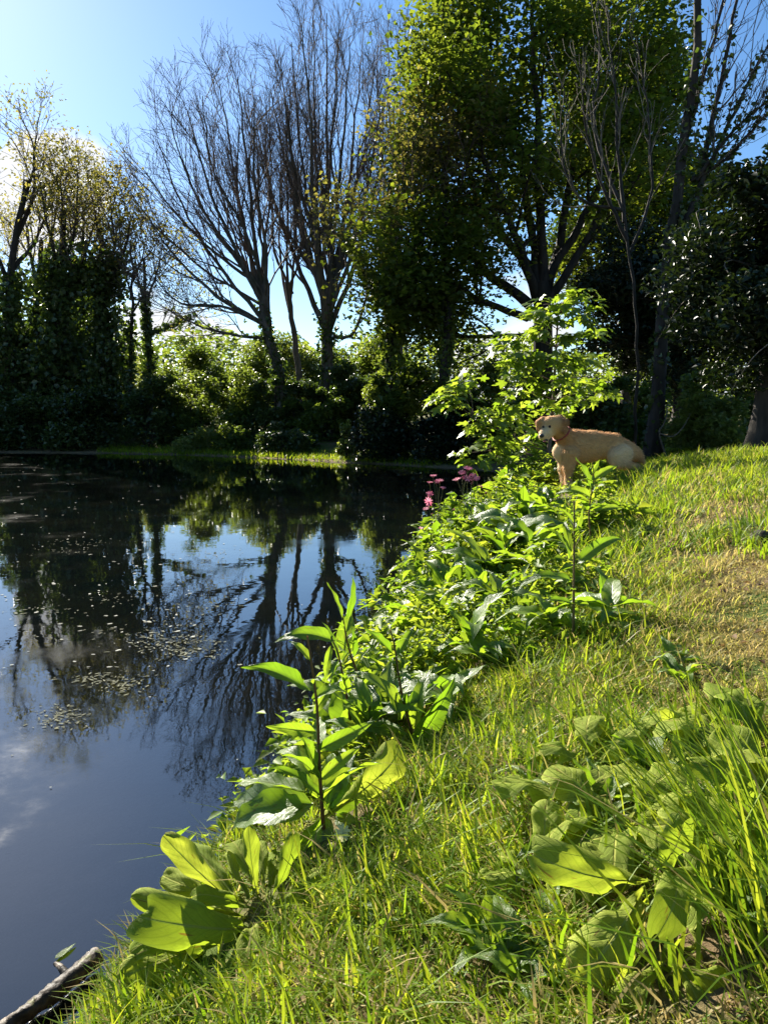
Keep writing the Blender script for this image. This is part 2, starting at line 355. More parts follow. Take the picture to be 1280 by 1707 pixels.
def spawn(P, Rr, k, t0, t1, ang, length, n, curl=.12, up=.05, rmul=.6, tip=.004, rg=rng, plen=None, sag=0.):
    """k side branches on every branch; all branches of one level at once."""
    B, m, _ = P.shape
    t = (np.arange(k)[None] + rg.random((B, k))) / k * (t1 - t0) + t0
    f = t * (m - 1); i = np.minimum(f.astype(int), m - 2); w = (f - i)[..., None]
    b = np.arange(B)[:, None]
    p = P[b, i] * (1 - w) + P[b, i + 1] * w
    r = (Rr[b, i] * (1 - w[..., 0]) + Rr[b, i + 1] * w[..., 0])
    T = nrm(P[b, i + 1] - P[b, i])
    pr = rg.normal(size=T.shape); pr = nrm(pr - (pr * T).sum(-1, keepdims=True) * T)
    a = (ang * (.7 + .6 * rg.random((B, k))))[..., None]
    d = T * np.cos(a) + pr * np.sin(a)
    if plen is None: base = length
    else: base = length * plen[:, None]
    ln = base * (1.15 - .65 * (t - t0) / (t1 - t0 + 1e-6)) * (.6 + .7 * rg.random((B, k)))
    p, d, ln, r = p.reshape(-1, 3), d.reshape(-1, 3), ln.reshape(-1), (r * rmul).reshape(-1)
    Q = np.zeros((len(p), n, 3)); Q[:, 0] = p
    for j in range(1, n):
        d = nrm(d + rg.normal(size=d.shape) * curl + np.array([0, 0, up - sag * j / n]))
        Q[:, j] = Q[:, j - 1] + d * (ln / (n - 1))[:, None]
    RR = np.maximum(np.linspace(1, .25, n)[None] * r[:, None], tip)
    return Q, RR, ln

def cards(cen, size, rg, flat=0.5, droop=0.0, aspect=.62, tint=None, jit=.35, cup=.18):
    """one small pointed leaf (two triangles folded along the midrib) at each centre"""
    n = len(cen)
    nr = rg.normal(size=(n, 3)); nr[:, 2] = np.abs(nr[:, 2]) + flat * 2; nr = nrm(nr)
    d = rg.normal(size=(n, 3)); d[:, 2] -= droop; d = nrm(d - (d * nr).sum(-1, keepdims=True) * nr)
    s = np.cross(nr, d)
    L_ = (size * (1 - jit + 2 * jit * rg.random(n)))[:, None]
    w = L_ * aspect * .5
    a = cen - d * L_ * .5; b = cen + d * L_ * .5
    l = cen - s * w + nr * L_ * cup - d * L_ * .06; r_ = cen + s * w + nr * L_ * cup - d * L_ * .06
    V = np.stack([a, r_, b, l], 1).reshape(-1, 3)
    i = np.arange(n)[:, None] * 4
    F = np.concatenate([i + np.array([[0, 1, 2]]), i + np.array([[0, 2, 3]])])
    tt = rg.random(n) if tint is None else tint
    return V, F, np.repeat(tt, 4)

def on_twigs(P, per, rg, spread):
    B, n, _ = P.shape
    t = .25 + .75 * rg.random((B, per)); f = t * (n - 1); i = np.minimum(f.astype(int), n - 2); w = (f - i)[..., None]; b = np.arange(B)[:, None]
    p = (P[b, i] * (1 - w) + P[b, i + 1] * w).reshape(-1, 3)
    return p + rg.normal(size=p.shape) * spread

def leaf_part(name, parent, cen, size, mat, rg, origin, tint=None, **k):
    V, F, tt = cards(cen, size, rg, tint=tint, **k)
    me = npmesh(name, V - np.asarray(origin), [F], mat, smooth=False, attrs={'tint': tt})
    return mobj(name, me, parent)

def tree(name, label, cat, limbs, levels, seed, group=None, bark='bark', twigmat='twig', leaves=None, ivy=None, n0=14, wig=.03, twigs_name='branches'):
    """limbs: list of (points, r0, r1); the first is the trunk. levels: spawn parameters per level."""
    rg = np.random.default_rng(seed)
    base = np.array(limbs[0][0][0], float); base[2] = h1(base[0], base[1]) - .08
    root = empty(name, base, label, cat, group)
    trunkT = Tubes(); twT = Tubes()
    Ps, Rs = [], []
    for li, (pts, r0, r1) in enumerate(limbs):
        pts = [np.array(p, float) for p in pts]
        if li == 0: pts[0] = base
        P = resample(pts, n0); ln = np.linalg.norm(P[-1] - P[0])
        P[1:-1] += rg.normal(size=(n0 - 2, 3)) * wig * ln * .12
        Rr = r0 + (r1 - r0) * np.linspace(0, 1, n0) ** .8
        if li == 0: Rr[0] *= 1.45; Rr[1] *= 1.12
        trunkT.add(P[None], Rr[None], 9 if r0 > .06 else 6)
        Ps.append(P); Rs.append(Rr)
    mobj('trunk', trunkT.mesh('trunk', M[bark], base), root)
    cur = np.array(Ps[1:] if len(Ps) > 2 else Ps); curR = np.array(Rs[1:] if len(Rs) > 2 else Rs)
    last = cur
    pool = []
    for lv in levels:
        Q, RR, ln = spawn(cur, curR, rg=rg, **{k: v for k, v in lv.items() if k != 'sides'})
        twT.add(Q, RR, lv.get('sides', 3)); cur, curR = Q, RR; last = Q; pool.append(Q)
    if levels: mobj(twigs_name, twT.mesh(twigs_name, M[twigmat], base), root)
    if leaves:
        per, spread, size, mat, kw = leaves
        cen = on_twigs(last, per, rg, spread)
        keep = kw.pop('keep', None)
        if keep is not None: cen = cen[keep(cen)]
        cl = .55 + .28 * np.sin(cen[:, 0] * 2.3 + seed) * np.sin(cen[:, 2] * 2.1) + .2 * rg.normal(size=len(cen))
        leaf_part('foliage', root, cen, size, M[mat], rg, base, tint=np.clip(cl, 0, 1), **kw)
    if ivy:
        cnt, zmax, rad, size = ivy[:4]
        allP = np.concatenate([p for p in Ps]); allP = allP[allP[:, 2] < zmax]
        cs = []
        for li_, (P, Rr) in enumerate(zip(Ps, Rs)):
            k = int(cnt * np.clip((min(P[:, 2].max(), zmax) - P[:, 2].min()) / max(zmax - base[2], .1), .05, 1.2))
            f = rg.random(k) * (n0 - 1.001); i = f.astype(int); w = (f - i)[:, None]
            c_ = P[i] * (1 - w) + P[i + 1] * w
            a = rg.random(k) * 6.283; h_ = (.15 + 1.1 * np.abs(np.sin(c_[:, 2] * 1.9 + 2 * a + li_) * np.sin(c_[:, 2] * .8 - a + seed)))
            rr = Rr[i] + rad * h_ * rg.random(k) ** .6
            c_ = c_ + np.stack([np.cos(a) * rr, np.sin(a) * rr, rg.normal(size=k) * .08], -1)
            cs.append(c_[c_[:, 2] < zmax + rg.normal(size=k) * .4])
        cen = np.concatenate(cs)
        leaf_part('ivy', root, cen, size, M[ivy[4] if len(ivy) > 4 else 'ivy'], rg, base, flat=.1, droop=.5, aspect=.85)
    return root

def shrub(name, label, cat, cx, Y, top, hw, mat, n, size, seed, group=None, depth=None, stems=9, lumps=14, droop=.2, base=None, flat=.4, holes=.0):
    """a bush: stems from the ground, leaf clumps on lumps of different size through its volume"""
    rg = np.random.default_rng(seed)
    x0 = (cx - 640) / FPX * Y / cp
    z0 = max(h1(x0, Y), 0.0); ztop = at(cx, top, Y)[2]; H = max(ztop - z0, .3); W = hw / FPX * Y; Dp = depth or W * .8
    o = np.array([x0, Y, z0]); root = empty(name, o, label, cat, group)
    tb = Tubes(); lum = []
    for i in range(lumps):
        a = rg.random() * 6.283; r = rg.random() ** .5; hz = (.22 + .72 * rg.random()) * (1 - .30 * r ** 2)
        c_ = np.array([math.cos(a) * r * W * .72, math.sin(a) * r * Dp * .72, hz * H]); s = (.22 + .25 * rg.random()) * min(W, H) * (1.05 - .3 * hz)
        lum.append((c_, s))
        p = resample([np.array([c_[0] * .15, c_[1] * .15, -.05]), np.array([c_[0] * .45, c_[1] * .45, c_[2] * .55]), c_], 7)
        rr = np.linspace(.012 + .006 * H, .005, 7)
        tb.add(p[None], rr[None], 4)
        Q, RR, _ = spawn(p[None], rr[None], 7, .4, 1, .8, s * 1.1, 4, rg=rg, tip=.003); tb.add(Q, RR, 3)
    mobj('stems', tb.mesh('stems', M['barkd']), root)
    cs, ts = [], []
    tot = sum(s * s for _, s in lum)
    for c_, s in lum:
        k = int(n * s * s / tot)
        v = nrm(rg.normal(size=(k, 3))); q = rg.random(k) ** .42
        pts = c_ + v * (q * s)[:, None] * np.array([1.15, 1, .85])
        pts += rg.normal(size=pts.shape) * s * .10
        cs.append(pts); ts.append(np.clip(.35 + .25 * rg.normal() + .22 * rg.normal(size=k), 0, 1))
    # skirt reaching the ground
    k = n // 5; a = rg.random(k) * 6.283; r = rg.random(k) ** .4
    pts = np.stack([np.cos(a) * r * W * .9, np.sin(a) * r * Dp * .9, rg.random(k) * H * .35 + .02], -1); cs.append(pts); ts.append(np.clip(.3 + .2 * rg.normal(size=k), 0, 1))
    cen = np.concatenate(cs); tt = np.concatenate(ts)
    gz = height(cen[:, 0] + o[0], cen[:, 1] + o[1]) - o[2]
    cen[:, 2] = np.maximum(cen[:, 2], np.maximum(gz, -o[2]) + .03)
    leaf_part('foliage', root, cen, size, M[mat], rg, (0, 0, 0), tint=tt, droop=droop, flat=flat)
    return root

def px(Y, *pts, dy=None):
    """a limb through picture directions at distance Y (with a drift in depth)"""
    n = len(pts); dy = dy or 0.0
    return [at(a, b, Y + dy * i / (n - 1)) for i, (a, b) in enumerate(pts)]

# ------------------------------------------------------------------ far-shore trees
BARE = [dict(k=8, t0=.15, t1=1, ang=.42, length=2.5, n=8, curl=.09, up=.07, rmul=.55, tip=.011, sides=4),
        dict(k=7, t0=.12, t1=1, ang=.52, length=1.2, n=6, curl=.14, up=.06, rmul=.6, tip=.006, sides=3),
        dict(k=4, t0=.15, t1=1, ang=.6, length=.6, n=4, curl=.16, up=.06, rmul=.7, tip=.0042, sides=3)]
Yb = 26.0
def fan(Yt, forks, targets, r, seed, bow=.62):
    """slender limbs rising from the forks, first outward and then upright"""
    rg = np.random.default_rng(seed); out = []
    for i, (tx, ty) in enumerate(targets):
        fx, fy = forks[i % len(forks)]; fx += rg.normal() * 4
        m1 = (fx + (tx - fx) * .38 + rg.normal() * 5, fy + (ty - fy) * .28); m2 = (fx + (tx - fx) * (.62 + .2 * bow) + rg.normal() * 5, fy + (ty - fy) * .62)
        rr = r * rg.uniform(.65, 1.2)
        out.append((px(Yt, (fx, fy), m1, m2, (tx, ty), dy=float(rg.normal() * 1.3)), rr, .014))
    return out
tree('bare_tree', 'tall leafless tree with many upright stems, centre of the far bank', 'tree', [
    (px(Yb, (545, 720), (545, 620), (547, 540), (545, 470)), .30, .15)] + fan(Yb, [(545, 560), (547, 520), (543, 490), (548, 540)],
    [(428, 215), (452, 150), (468, 95), (486, 70), (503, 42), (522, 28), (545, 22), (566, 34), (582, 62), (603, 92), (622, 112), (642, 128), (660, 165), (600, 230), (440, 270), (480, 180), (560, 125), (530, 140), (625, 260)], .10, 1)
    + [(px(Yb, (556, 560), (585, 560), (610, 500), (635, 430), (600, 380), dy=-.8), .07, .018)],
    BARE, 11, group='leafless trees on the far bank', bark='bark', ivy=(1100, 4.6, .20, .14))
tree('bare_tree', 'leafless tree leaning out to the left with low sweeping branches', 'tree', [
    (px(Yb - .8, (474, 700), (464, 620), (446, 555), (438, 500)), .22, .14)] + fan(Yb - .8, [(438, 510), (436, 480), (444, 545), (440, 500)],
    [(222, 325), (238, 280), (262, 232), (286, 205), (312, 182), (338, 160), (366, 140), (396, 128), (424, 160), (448, 190), (250, 370), (300, 260), (350, 230), (400, 210), (430, 250)], .085, 2)
    + [(px(Yb - .8, (440, 540), (370, 510), (300, 505), (255, 460), dy=-.5), .07, .014), (px(Yb - .8, (446, 565), (400, 560), (340, 545), (285, 520), (255, 500), dy=.3), .065, .013)],
    BARE, 12, group='leafless trees on the far bank', bark='bark', ivy=(900, 4.4, .16, .14))
tree('bare_tree', 'thin leafless tree standing between the two larger bare ones', 'tree', [
    (px(27.5, (500, 710), (498, 620), (488, 540), (478, 470)), .15, .08)] + fan(27.5, [(480, 490), (484, 520)], [(440, 240), (465, 200), (480, 170), (500, 200), (515, 240)], .06, 3),
    BARE, 14, group='leafless trees on the far bank', bark='bark')
tree('bare_tree', 'slender leafless tree seen faintly behind the leafy sycamore', 'tree', [
    (px(31, (668, 700), (664, 560), (660, 460)), .18, .12)] + fan(31, [(660, 480), (662, 520)], [(610, 130), (628, 95), (645, 70), (660, 60), (680, 62), (695, 90), (640, 180)], .075, 4),
    BARE, 13, group='leafless trees on the far bank', bark='bark')

SPR = [dict(k=10, t0=.25, t1=1, ang=.65, length=2.0, n=7, curl=.13, up=.06, rmul=.5, tip=.01, sides=4),
       dict(k=8, t0=.15, t1=1, ang=.65, length=.9, n=5, curl=.15, up=.05, rmul=.6, tip=.006, sides=3)]
def left_tree(label, pts, side, seed, ivy, per=5, r=.24, leafy=True, Yt=27.5, top_bare=False):
    limbs = [(px(Yt, *pts), r, r * .35)]
    rg = np.random.default_rng(seed)
    n = len(pts)
    for s in side:
        limbs.append((px(Yt, *s, dy=float(rg.normal())), r * .42, .012))
    return tree('ivy_clad_tree', label, 'tree', limbs, SPR, seed, group='ivy-clad trees on the far left bank', bark='barkd',
                leaves=(per + 1, .26, .125, 'bud', dict(flat=.3, droop=.2)) if leafy else None, ivy=ivy)
left_tree('ivy-clad tree at the left edge with thin bare leading shoots above the cloud', [(20, 745), (15, 560), (22, 420), (45, 300)],
          [[(22, 430), (40, 330), (60, 260), (30, 180)], [(25, 400), (55, 330), (58, 250), (68, 190)], [(18, 480), (-20, 380), (-40, 280)], [(20, 450), (60, 400), (85, 330)]], 21, (5200, 6.0, .75, .19), per=3)
left_tree('broad ivy-clad tree rising under the cloud, second from the left edge', [(100, 745), (102, 600), (100, 470), (108, 350)],
          [[(100, 480), (85, 400), (70, 320), (62, 290)], [(102, 460), (125, 380), (130, 310), (128, 275)], [(104, 500), (140, 430), (160, 360)], [(100, 440), (105, 360), (100, 290)]], 22, (7000, 6.6, .95, .19))
left_tree('ivy-clad tree with twin leafy heads, third from the left edge', [(172, 740), (175, 600), (172, 480), (166, 380)],
          [[(172, 470), (165, 390), (150, 310), (148, 285)], [(174, 490), (190, 420), (185, 340), (178, 310)], [(172, 500), (200, 440), (215, 380), (205, 330)]], 23, (6400, 6.6, .72, .18))
left_tree('ivy-clad tree set back between the first and second trunks from the left edge', [(58, 735), (62, 600), (66, 480), (70, 400)],
          [[(66, 480), (50, 420), (42, 350)], [(68, 460), (88, 390), (95, 330)], [(64, 500), (30, 440), (10, 390)]], 26, (4200, 6.4, .9, .18), per=5, Yt=30.5)
left_tree('ivy-clad tree set back between the second and third trunks from the left edge', [(140, 735), (140, 600), (138, 480), (142, 400)],
          [[(138, 480), (120, 410), (118, 350)], [(140, 460), (160, 400), (165, 350)], [(138, 440), (140, 370), (135, 310)]], 27, (4200, 6.4, .8, .18), per=5, Yt=30.5)
left_tree('slim pale-leaved tree with thin trunk, left of the gap of sky', [(215, 735), (218, 600), (222, 480), (218, 400)],
          [[(220, 500), (205, 430), (200, 370)], [(222, 470), (240, 420), (235, 380)], [(222, 520), (250, 470), (265, 430)]], 24, (1500, 4.6, .22, .15), per=3, r=.10)
left_tree('thin ivy-ringed tree beside the gap of sky, fifth from the left edge', [(250, 730), (248, 620), (244, 520), (240, 430)],
          [[(244, 520), (230, 460), (225, 410)], [(244, 500), (262, 455), (270, 420)], [(246, 560), (290, 540), (320, 525)]], 25, (1900, 5.4, .24, .15), per=3, r=.13)

# ------------------------------------------------------------------ sycamore and its neighbours
SYC = [dict(k=9, t0=.2, t1=1, ang=.8, length=2.3, n=7, curl=.14, up=.03, rmul=.5, tip=.012, sides=4),
       dict(k=8, t0=.15, t1=1, ang=.8, length=1.0, n=5, curl=.16, up=.02, rmul=.55, tip=.008, sides=3)]
Ys = 20.0
tree('sycamore_tree', 'large spreading sycamore in yellow-green leaf behind the dog', 'tree', [
    (px(Ys, (905, 720), (905, 600), (905, 520), (900, 470)), .32, .22),
    (px(Ys, (895, 500), (862, 400), (800, 250), (740, 110), dy=-1.5), .14, .02),
    (px(Ys, (898, 490), (880, 350), (850, 180), (800, 20), dy=1.0), .14, .02),
    (px(Ys, (905, 480), (900, 300), (890, 100), (880, -80), dy=-.6), .15, .03),
    (px(Ys, (910, 490), (945, 340), (965, 160), (980, -40), dy=1.5), .14, .03),
    (px(Ys, (915, 500), (990, 380), (1040, 240), (1070, 60), dy=-1.0), .13, .02),
    (px(Ys, (925, 520), (1010, 460), (1090, 400), (1150, 330), dy=.8), .13, .02),
    (px(Ys, (885, 510), (800, 440), (735, 330), (690, 200), dy=.5), .15, .02),
    (px(Ys, (880, 530), (800, 500), (730, 450), (670, 400), dy=-1.4), .11, .02),
    (px(Ys, (890, 560), (830, 560), (760, 560), (700, 540), dy=1.0), .09, .015),
    (px(Ys, (905, 470), (800, 340), (760, 180), (735, 30), dy=2.0), .13, .02),
    (px(Ys, (912, 470), (1000, 300), (1020, 120), (1040, -60), dy=2.0), .13, .02)],
    SYC, 31, bark='barkd', twigmat='barkd', leaves=(70, .36, .145, 'syc', dict(flat=.5, droop=.25, aspect=.8)))
tree('ivy_clad_tree', 'slim dark-trunked tree with small brownish leaves, left of the sycamore', 'tree', [
    (px(19.2, (735, 735), (742, 600), (748, 480), (736, 380), (742, 250)), .17, .05),
    (px(19.2, (744, 480), (700, 400), (675, 320), (670, 250), dy=-.6), .06, .01),
    (px(19.2, (746, 500), (790, 450), (800, 400), dy=.8), .05, .01),
    (px(19.2, (738, 400), (720, 300), (705, 210), dy=.8), .06, .01),
    (px(19.2, (740, 380), (770, 300), (790, 220), dy=-.8), .05, .01),
    (px(19.2, (744, 540), (690, 500), (660, 450), dy=.4), .05, .01)],
    SPR, 32, bark='barkd', leaves=(11, .22, .12, 'bud', dict(flat=.3)), ivy=(1500, 5.0, .20, .13, 'bush'))
tree('ivy_clad_tree', 'narrow tree thickly wrapped in sunlit ivy beside the bare tree', 'tree', [
    (px(20.2, (645, 735), (648, 600), (652, 480), (645, 380), (650, 300)), .16, .06),
    (px(20.2, (650, 500), (615, 470), (592, 420), (575, 400), dy=-.3), .05, .012),
    (px(20.2, (648, 400), (668, 320), (672, 250), dy=.5), .05, .01),
    (px(20.2, (652, 470), (690, 420), (700, 350), dy=-.5), .05, .01)],
    SPR, 33, bark='barkd', leaves=(10, .22, .12, 'bud', dict(flat=.3)), ivy=(3200, 6.6, .40, .13, 'bush'))
TW = [dict(k=8, t0=.2, t1=1, ang=.5, length=1.3, n=8, curl=.12, up=.10, rmul=.45, tip=.008, sides=4),
      dict(k=6, t0=.1, t1=1, ang=.55, length=.7, n=6, curl=.16, up=.08, rmul=.6, tip=.0045, sides=3)]
Yd = 13.5
tree('bare_tree', 'tall grey-trunked tree at right with bare reddish branches against the sky', 'tree', [
    (px(Yd, (1090, 705), (1100, 600), (1112, 450), (1130, 300), (1155, 120), (1165, -60)), .145, .055),
    (px(Yd, (1118, 420), (1165, 320), (1185, 200), (1215, 60), (1235, -50)), .07, .02),
    (px(Yd, (1150, 350), (1195, 250), (1250, 130), (1300, 40), dy=.6), .05, .015),
    (px(Yd, (1160, 300), (1220, 220), (1300, 150), dy=-.6), .04, .012),
    (px(Yd, (1150, 300), (1205, 270), (1245, 225), (1290, 175), dy=-.3), .04, .012),
    (px(Yd, (1140, 250), (1170, 130), (1200, 20), (1210, -50), dy=.5), .05, .015)],
    TW, 34, bark='barkd', twigmat='twig', leaves=(2, .10, .11, 'ivy', dict(flat=.3, keep=lambda c: (c[:, 2] < 6.2))), ivy=(600, 7.5, .10, .10))
tree('dead_tree', 'bleached dead shoots standing up in front of the sycamore crown', 'tree', [
    (px(12.5, (1062, 700), (1060, 560), (1050, 430), (1030, 330)), .03, .022),
    (px(12.5, (1045, 400), (1000, 300), (975, 200), (965, 90), dy=-.6), .035, .008),
    (px(12.5, (1040, 370), (1030, 250), (1020, 120), (1010, 10), dy=.5), .035, .008),
    (px(12.5, (1035, 350), (965, 330), (935, 250), (940, 150), dy=-.3), .03, .008),
    (px(12.5, (1050, 420), (1085, 320), (1080, 200), (1060, 60), dy=.3), .03, .008),
    (px(12.5, (1030, 330), (990, 220), (1000, 100), (985, -20), dy=.9), .03, .008)],
    [dict(k=9, t0=.15, t1=1, ang=.45, length=.95, n=8, curl=.13, up=.12, rmul=.55, tip=.006, sides=4),
     dict(k=4, t0=.1, t1=.9, ang=.5, length=.5, n=6, curl=.17, up=.10, rmul=.7, tip=.0042, sides=3)], 35, bark='barkd', twigmat='pale_twig')
# dark evergreen filling the right edge
def evergreen(name, label, cx, Yt, cy_, rx, ry, base_px, r, n, seed, mat='dark', size=.11, hang=14, blobs=46, dz=1.0):
    rg = np.random.default_rng(seed)
    b = at(base_px[0], base_px[1], Yt); b[2] = h1(b[0], b[1]) - .05
    root = empty(name, b, label, 'tree')
    cen = at(cx, cy_, Yt); RX = rx / FPX * Yt; RZ = ry / FPX * Yt
    tb = Tubes(); P = resample([b, b + (cen - b) * np.array([.25, .25, .5]), cen, cen + np.array([0, 0, RZ * .8])], 12)
    Rr = np.linspace(r, r * .3, 12); Rr[0] *= 1.6; Rr[1] *= 1.15; tb.add(P[None], Rr[None], 10)
    mobj('trunk', tb.mesh('trunk', M['barkd'], b), root)
    br = Tubes(); cs, ts = [], []
    for i in range(blobs):
        v = nrm(rg.normal(size=3)); q = rg.random() ** .45
        c_ = cen + v * q * np.array([RX, RX * dz, RZ]) * .9; s = min(RX, RZ) * (.20 + .22 * rg.random())
        p0 = P[min(11, 3 + int(8 * np.clip((c_[2] - cen[2] + RZ) / (2 * RZ), 0, 1)))]
        q_ = resample([p0, (p0 + c_) / 2 + np.array([0, 0, -.05]), c_], 8)
        br.add(q_[None], np.linspace(.03, .008, 8)[None], 4)
        k = n // blobs; w = nrm(rg.normal(size=(k, 3))) * (rg.random(k) ** .45 * s)[:, None] * np.array([1.25, 1.25, .7])
        cs.append(c_ + w); ts.append(np.clip(.4 + .3 * rg.normal() + .2 * rg.normal(size=k), 0, 1))
    for i in range(hang):
        a = rg.random() * 6.283; p = cen + np.array([math.cos(a) * RX * .8, -abs(math.sin(a)) * RX * dz * .9, rg.uniform(-.6, .5) * RZ])
        d = np.array([rg.uniform(-.9, -.1), rg.normal() * .4, -.1]); pts = [p]
        for j in range(4): pts.append(pts[-1] + d * .22); d[2] -= .32; d += rg.normal(size=3) * .25
        br.add(resample(pts, 9)[None], np.linspace(.009, .003, 9)[None], 4)
    mobj('branches', br.mesh('branches', M['pale_twig' if hang > 10 else 'barkd'], b), root)
    leaf_part('foliage', root, np.concatenate(cs), size, M[mat], rg, b, tint=np.concatenate(ts), flat=.3, droop=.3, aspect=.5)
    return root
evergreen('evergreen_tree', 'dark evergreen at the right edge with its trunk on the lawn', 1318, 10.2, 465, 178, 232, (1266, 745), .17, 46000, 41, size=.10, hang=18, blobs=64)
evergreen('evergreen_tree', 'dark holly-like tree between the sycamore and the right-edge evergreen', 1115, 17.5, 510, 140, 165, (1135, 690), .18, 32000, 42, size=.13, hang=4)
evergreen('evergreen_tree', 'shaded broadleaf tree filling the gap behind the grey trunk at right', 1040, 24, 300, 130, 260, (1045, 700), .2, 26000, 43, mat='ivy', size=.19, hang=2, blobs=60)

# ------------------------------------------------------------------ shrubs on the far bank
SH = [  # label, cx, Y, top, half width, material, leaves, size
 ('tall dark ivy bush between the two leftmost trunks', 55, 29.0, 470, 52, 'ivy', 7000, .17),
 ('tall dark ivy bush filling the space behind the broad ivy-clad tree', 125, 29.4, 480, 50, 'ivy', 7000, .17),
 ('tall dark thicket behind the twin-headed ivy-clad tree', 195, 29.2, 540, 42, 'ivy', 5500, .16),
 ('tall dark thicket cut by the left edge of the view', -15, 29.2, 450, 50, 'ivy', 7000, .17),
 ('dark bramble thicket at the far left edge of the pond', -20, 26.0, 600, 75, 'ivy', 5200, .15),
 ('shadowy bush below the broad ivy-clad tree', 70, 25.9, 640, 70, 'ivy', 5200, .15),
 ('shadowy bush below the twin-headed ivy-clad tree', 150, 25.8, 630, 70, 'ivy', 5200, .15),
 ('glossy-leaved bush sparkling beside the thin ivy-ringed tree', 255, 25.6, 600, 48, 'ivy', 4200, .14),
 ('hazy pale-green willow bush below the gap of sky', 310, 29.5, 556, 70, 'bush', 5200, .14),
 ('hazy yellow-green bush behind the leaning bare tree', 400, 29.5, 560, 70, 'bush', 5000, .14),
 ('hazy brush right behind the thin middle bare tree', 470, 30.5, 548, 78, 'pale', 8000, .14),
 ('hazy brush behind the tall upright bare tree', 550, 31, 548, 78, 'bush', 8000, .14),
 ('hazy brush behind the ivy-wrapped narrow tree', 620, 30, 548, 78, 'bush', 8000, .14),
 ('hazy brush behind the thin ivy-ringed tree', 245, 31, 575, 50, 'pale', 4500, .14),
 ('twiggy bush between the thin ivy-ringed tree and the glossy-leaved bush', 290, 26.4, 620, 40, 'bush', 3200, .12),
 ('rounded bush at the foot of the upright bare tree', 548, 24.4, 640, 44, 'bush', 3600, .12),
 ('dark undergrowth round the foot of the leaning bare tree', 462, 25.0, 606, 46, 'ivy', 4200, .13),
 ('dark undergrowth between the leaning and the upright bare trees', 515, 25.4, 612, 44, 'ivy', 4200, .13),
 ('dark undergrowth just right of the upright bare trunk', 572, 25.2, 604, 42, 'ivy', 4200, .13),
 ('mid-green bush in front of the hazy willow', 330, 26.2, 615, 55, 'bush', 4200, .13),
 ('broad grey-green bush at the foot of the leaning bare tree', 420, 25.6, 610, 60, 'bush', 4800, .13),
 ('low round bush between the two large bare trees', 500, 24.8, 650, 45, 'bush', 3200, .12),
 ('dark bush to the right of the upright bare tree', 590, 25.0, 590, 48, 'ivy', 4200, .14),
 ('low sunlit clump of herbs on the left of the mossy strip', 330, 24.0, 712, 42, 'pale', 2200, .10),
 ('low bright-tipped herb clump in the middle of the mossy strip', 395, 23.7, 705, 40, 'bush', 2200, .10),
 ('low dark bush crouched beside the mossy strip', 480, 23.0, 708, 62, 'ivy', 3200, .11),
 ('small sunlit leafy column at the corner of the shore', 577, 20.6, 690, 16, 'pale', 900, .10),
 ('tall leafy shrub rising from the shore left of the slim dark-trunked tree', 660, 20.6, 540, 66, 'bush', 7000, .12),
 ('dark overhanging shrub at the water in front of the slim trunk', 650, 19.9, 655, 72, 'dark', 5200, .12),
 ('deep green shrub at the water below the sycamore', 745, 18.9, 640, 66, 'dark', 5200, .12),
 ('brown-green shrub behind the sapling', 800, 19.0, 590, 62, 'bush', 4500, .12),
 ('shrub in leaf behind the dog and sapling', 900, 17.8, 600, 80, 'bush', 5200, .12),
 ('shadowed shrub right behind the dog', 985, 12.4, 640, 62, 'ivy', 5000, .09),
 ('pale shrub under the grey trunk at right', 1040, 15.5, 610, 62, 'bush', 4200, .11),
 ('sunlit olive-green shrub on the lawn under the grey trunk', 1165, 13.0, 615, 74, 'pale', 6500, .09),
 ('dim shrub at the right edge behind the evergreen trunk', 1300, 14.0, 640, 80, 'bush', 4200, .10),
]
for i, (lab, cx, Yq, top, hw, mt, n, sz) in enumerate(SH):
    shrub('shrub', lab, 'shrub', cx, Yq, top, hw, mt, n, sz, 100 + i, group='shrubs round the pond')
# far wood beyond the hedge
rg = np.random.default_rng(61)
k = 60000; xx = rg.uniform(-60, 60, k); yy = rg.uniform(48, 62, k); tops = 5.3 + .5 * np.sin(xx * .35) + .5 * np.sin(xx * 1.1 + 2) + .35 * np.sin(xx * 2.9)
cen = np.stack([xx, yy, 1 + rg.random(k) * tops], -1)
V, F, tt = cards(cen, .42, rg)
tag(mobj('distant_woods', npmesh('distant_woods', V, [F], M['bush'], smooth=False, attrs={'tint': tt})), 'low far-off hedge of trees beyond the pond', 'woods', kind='stuff')

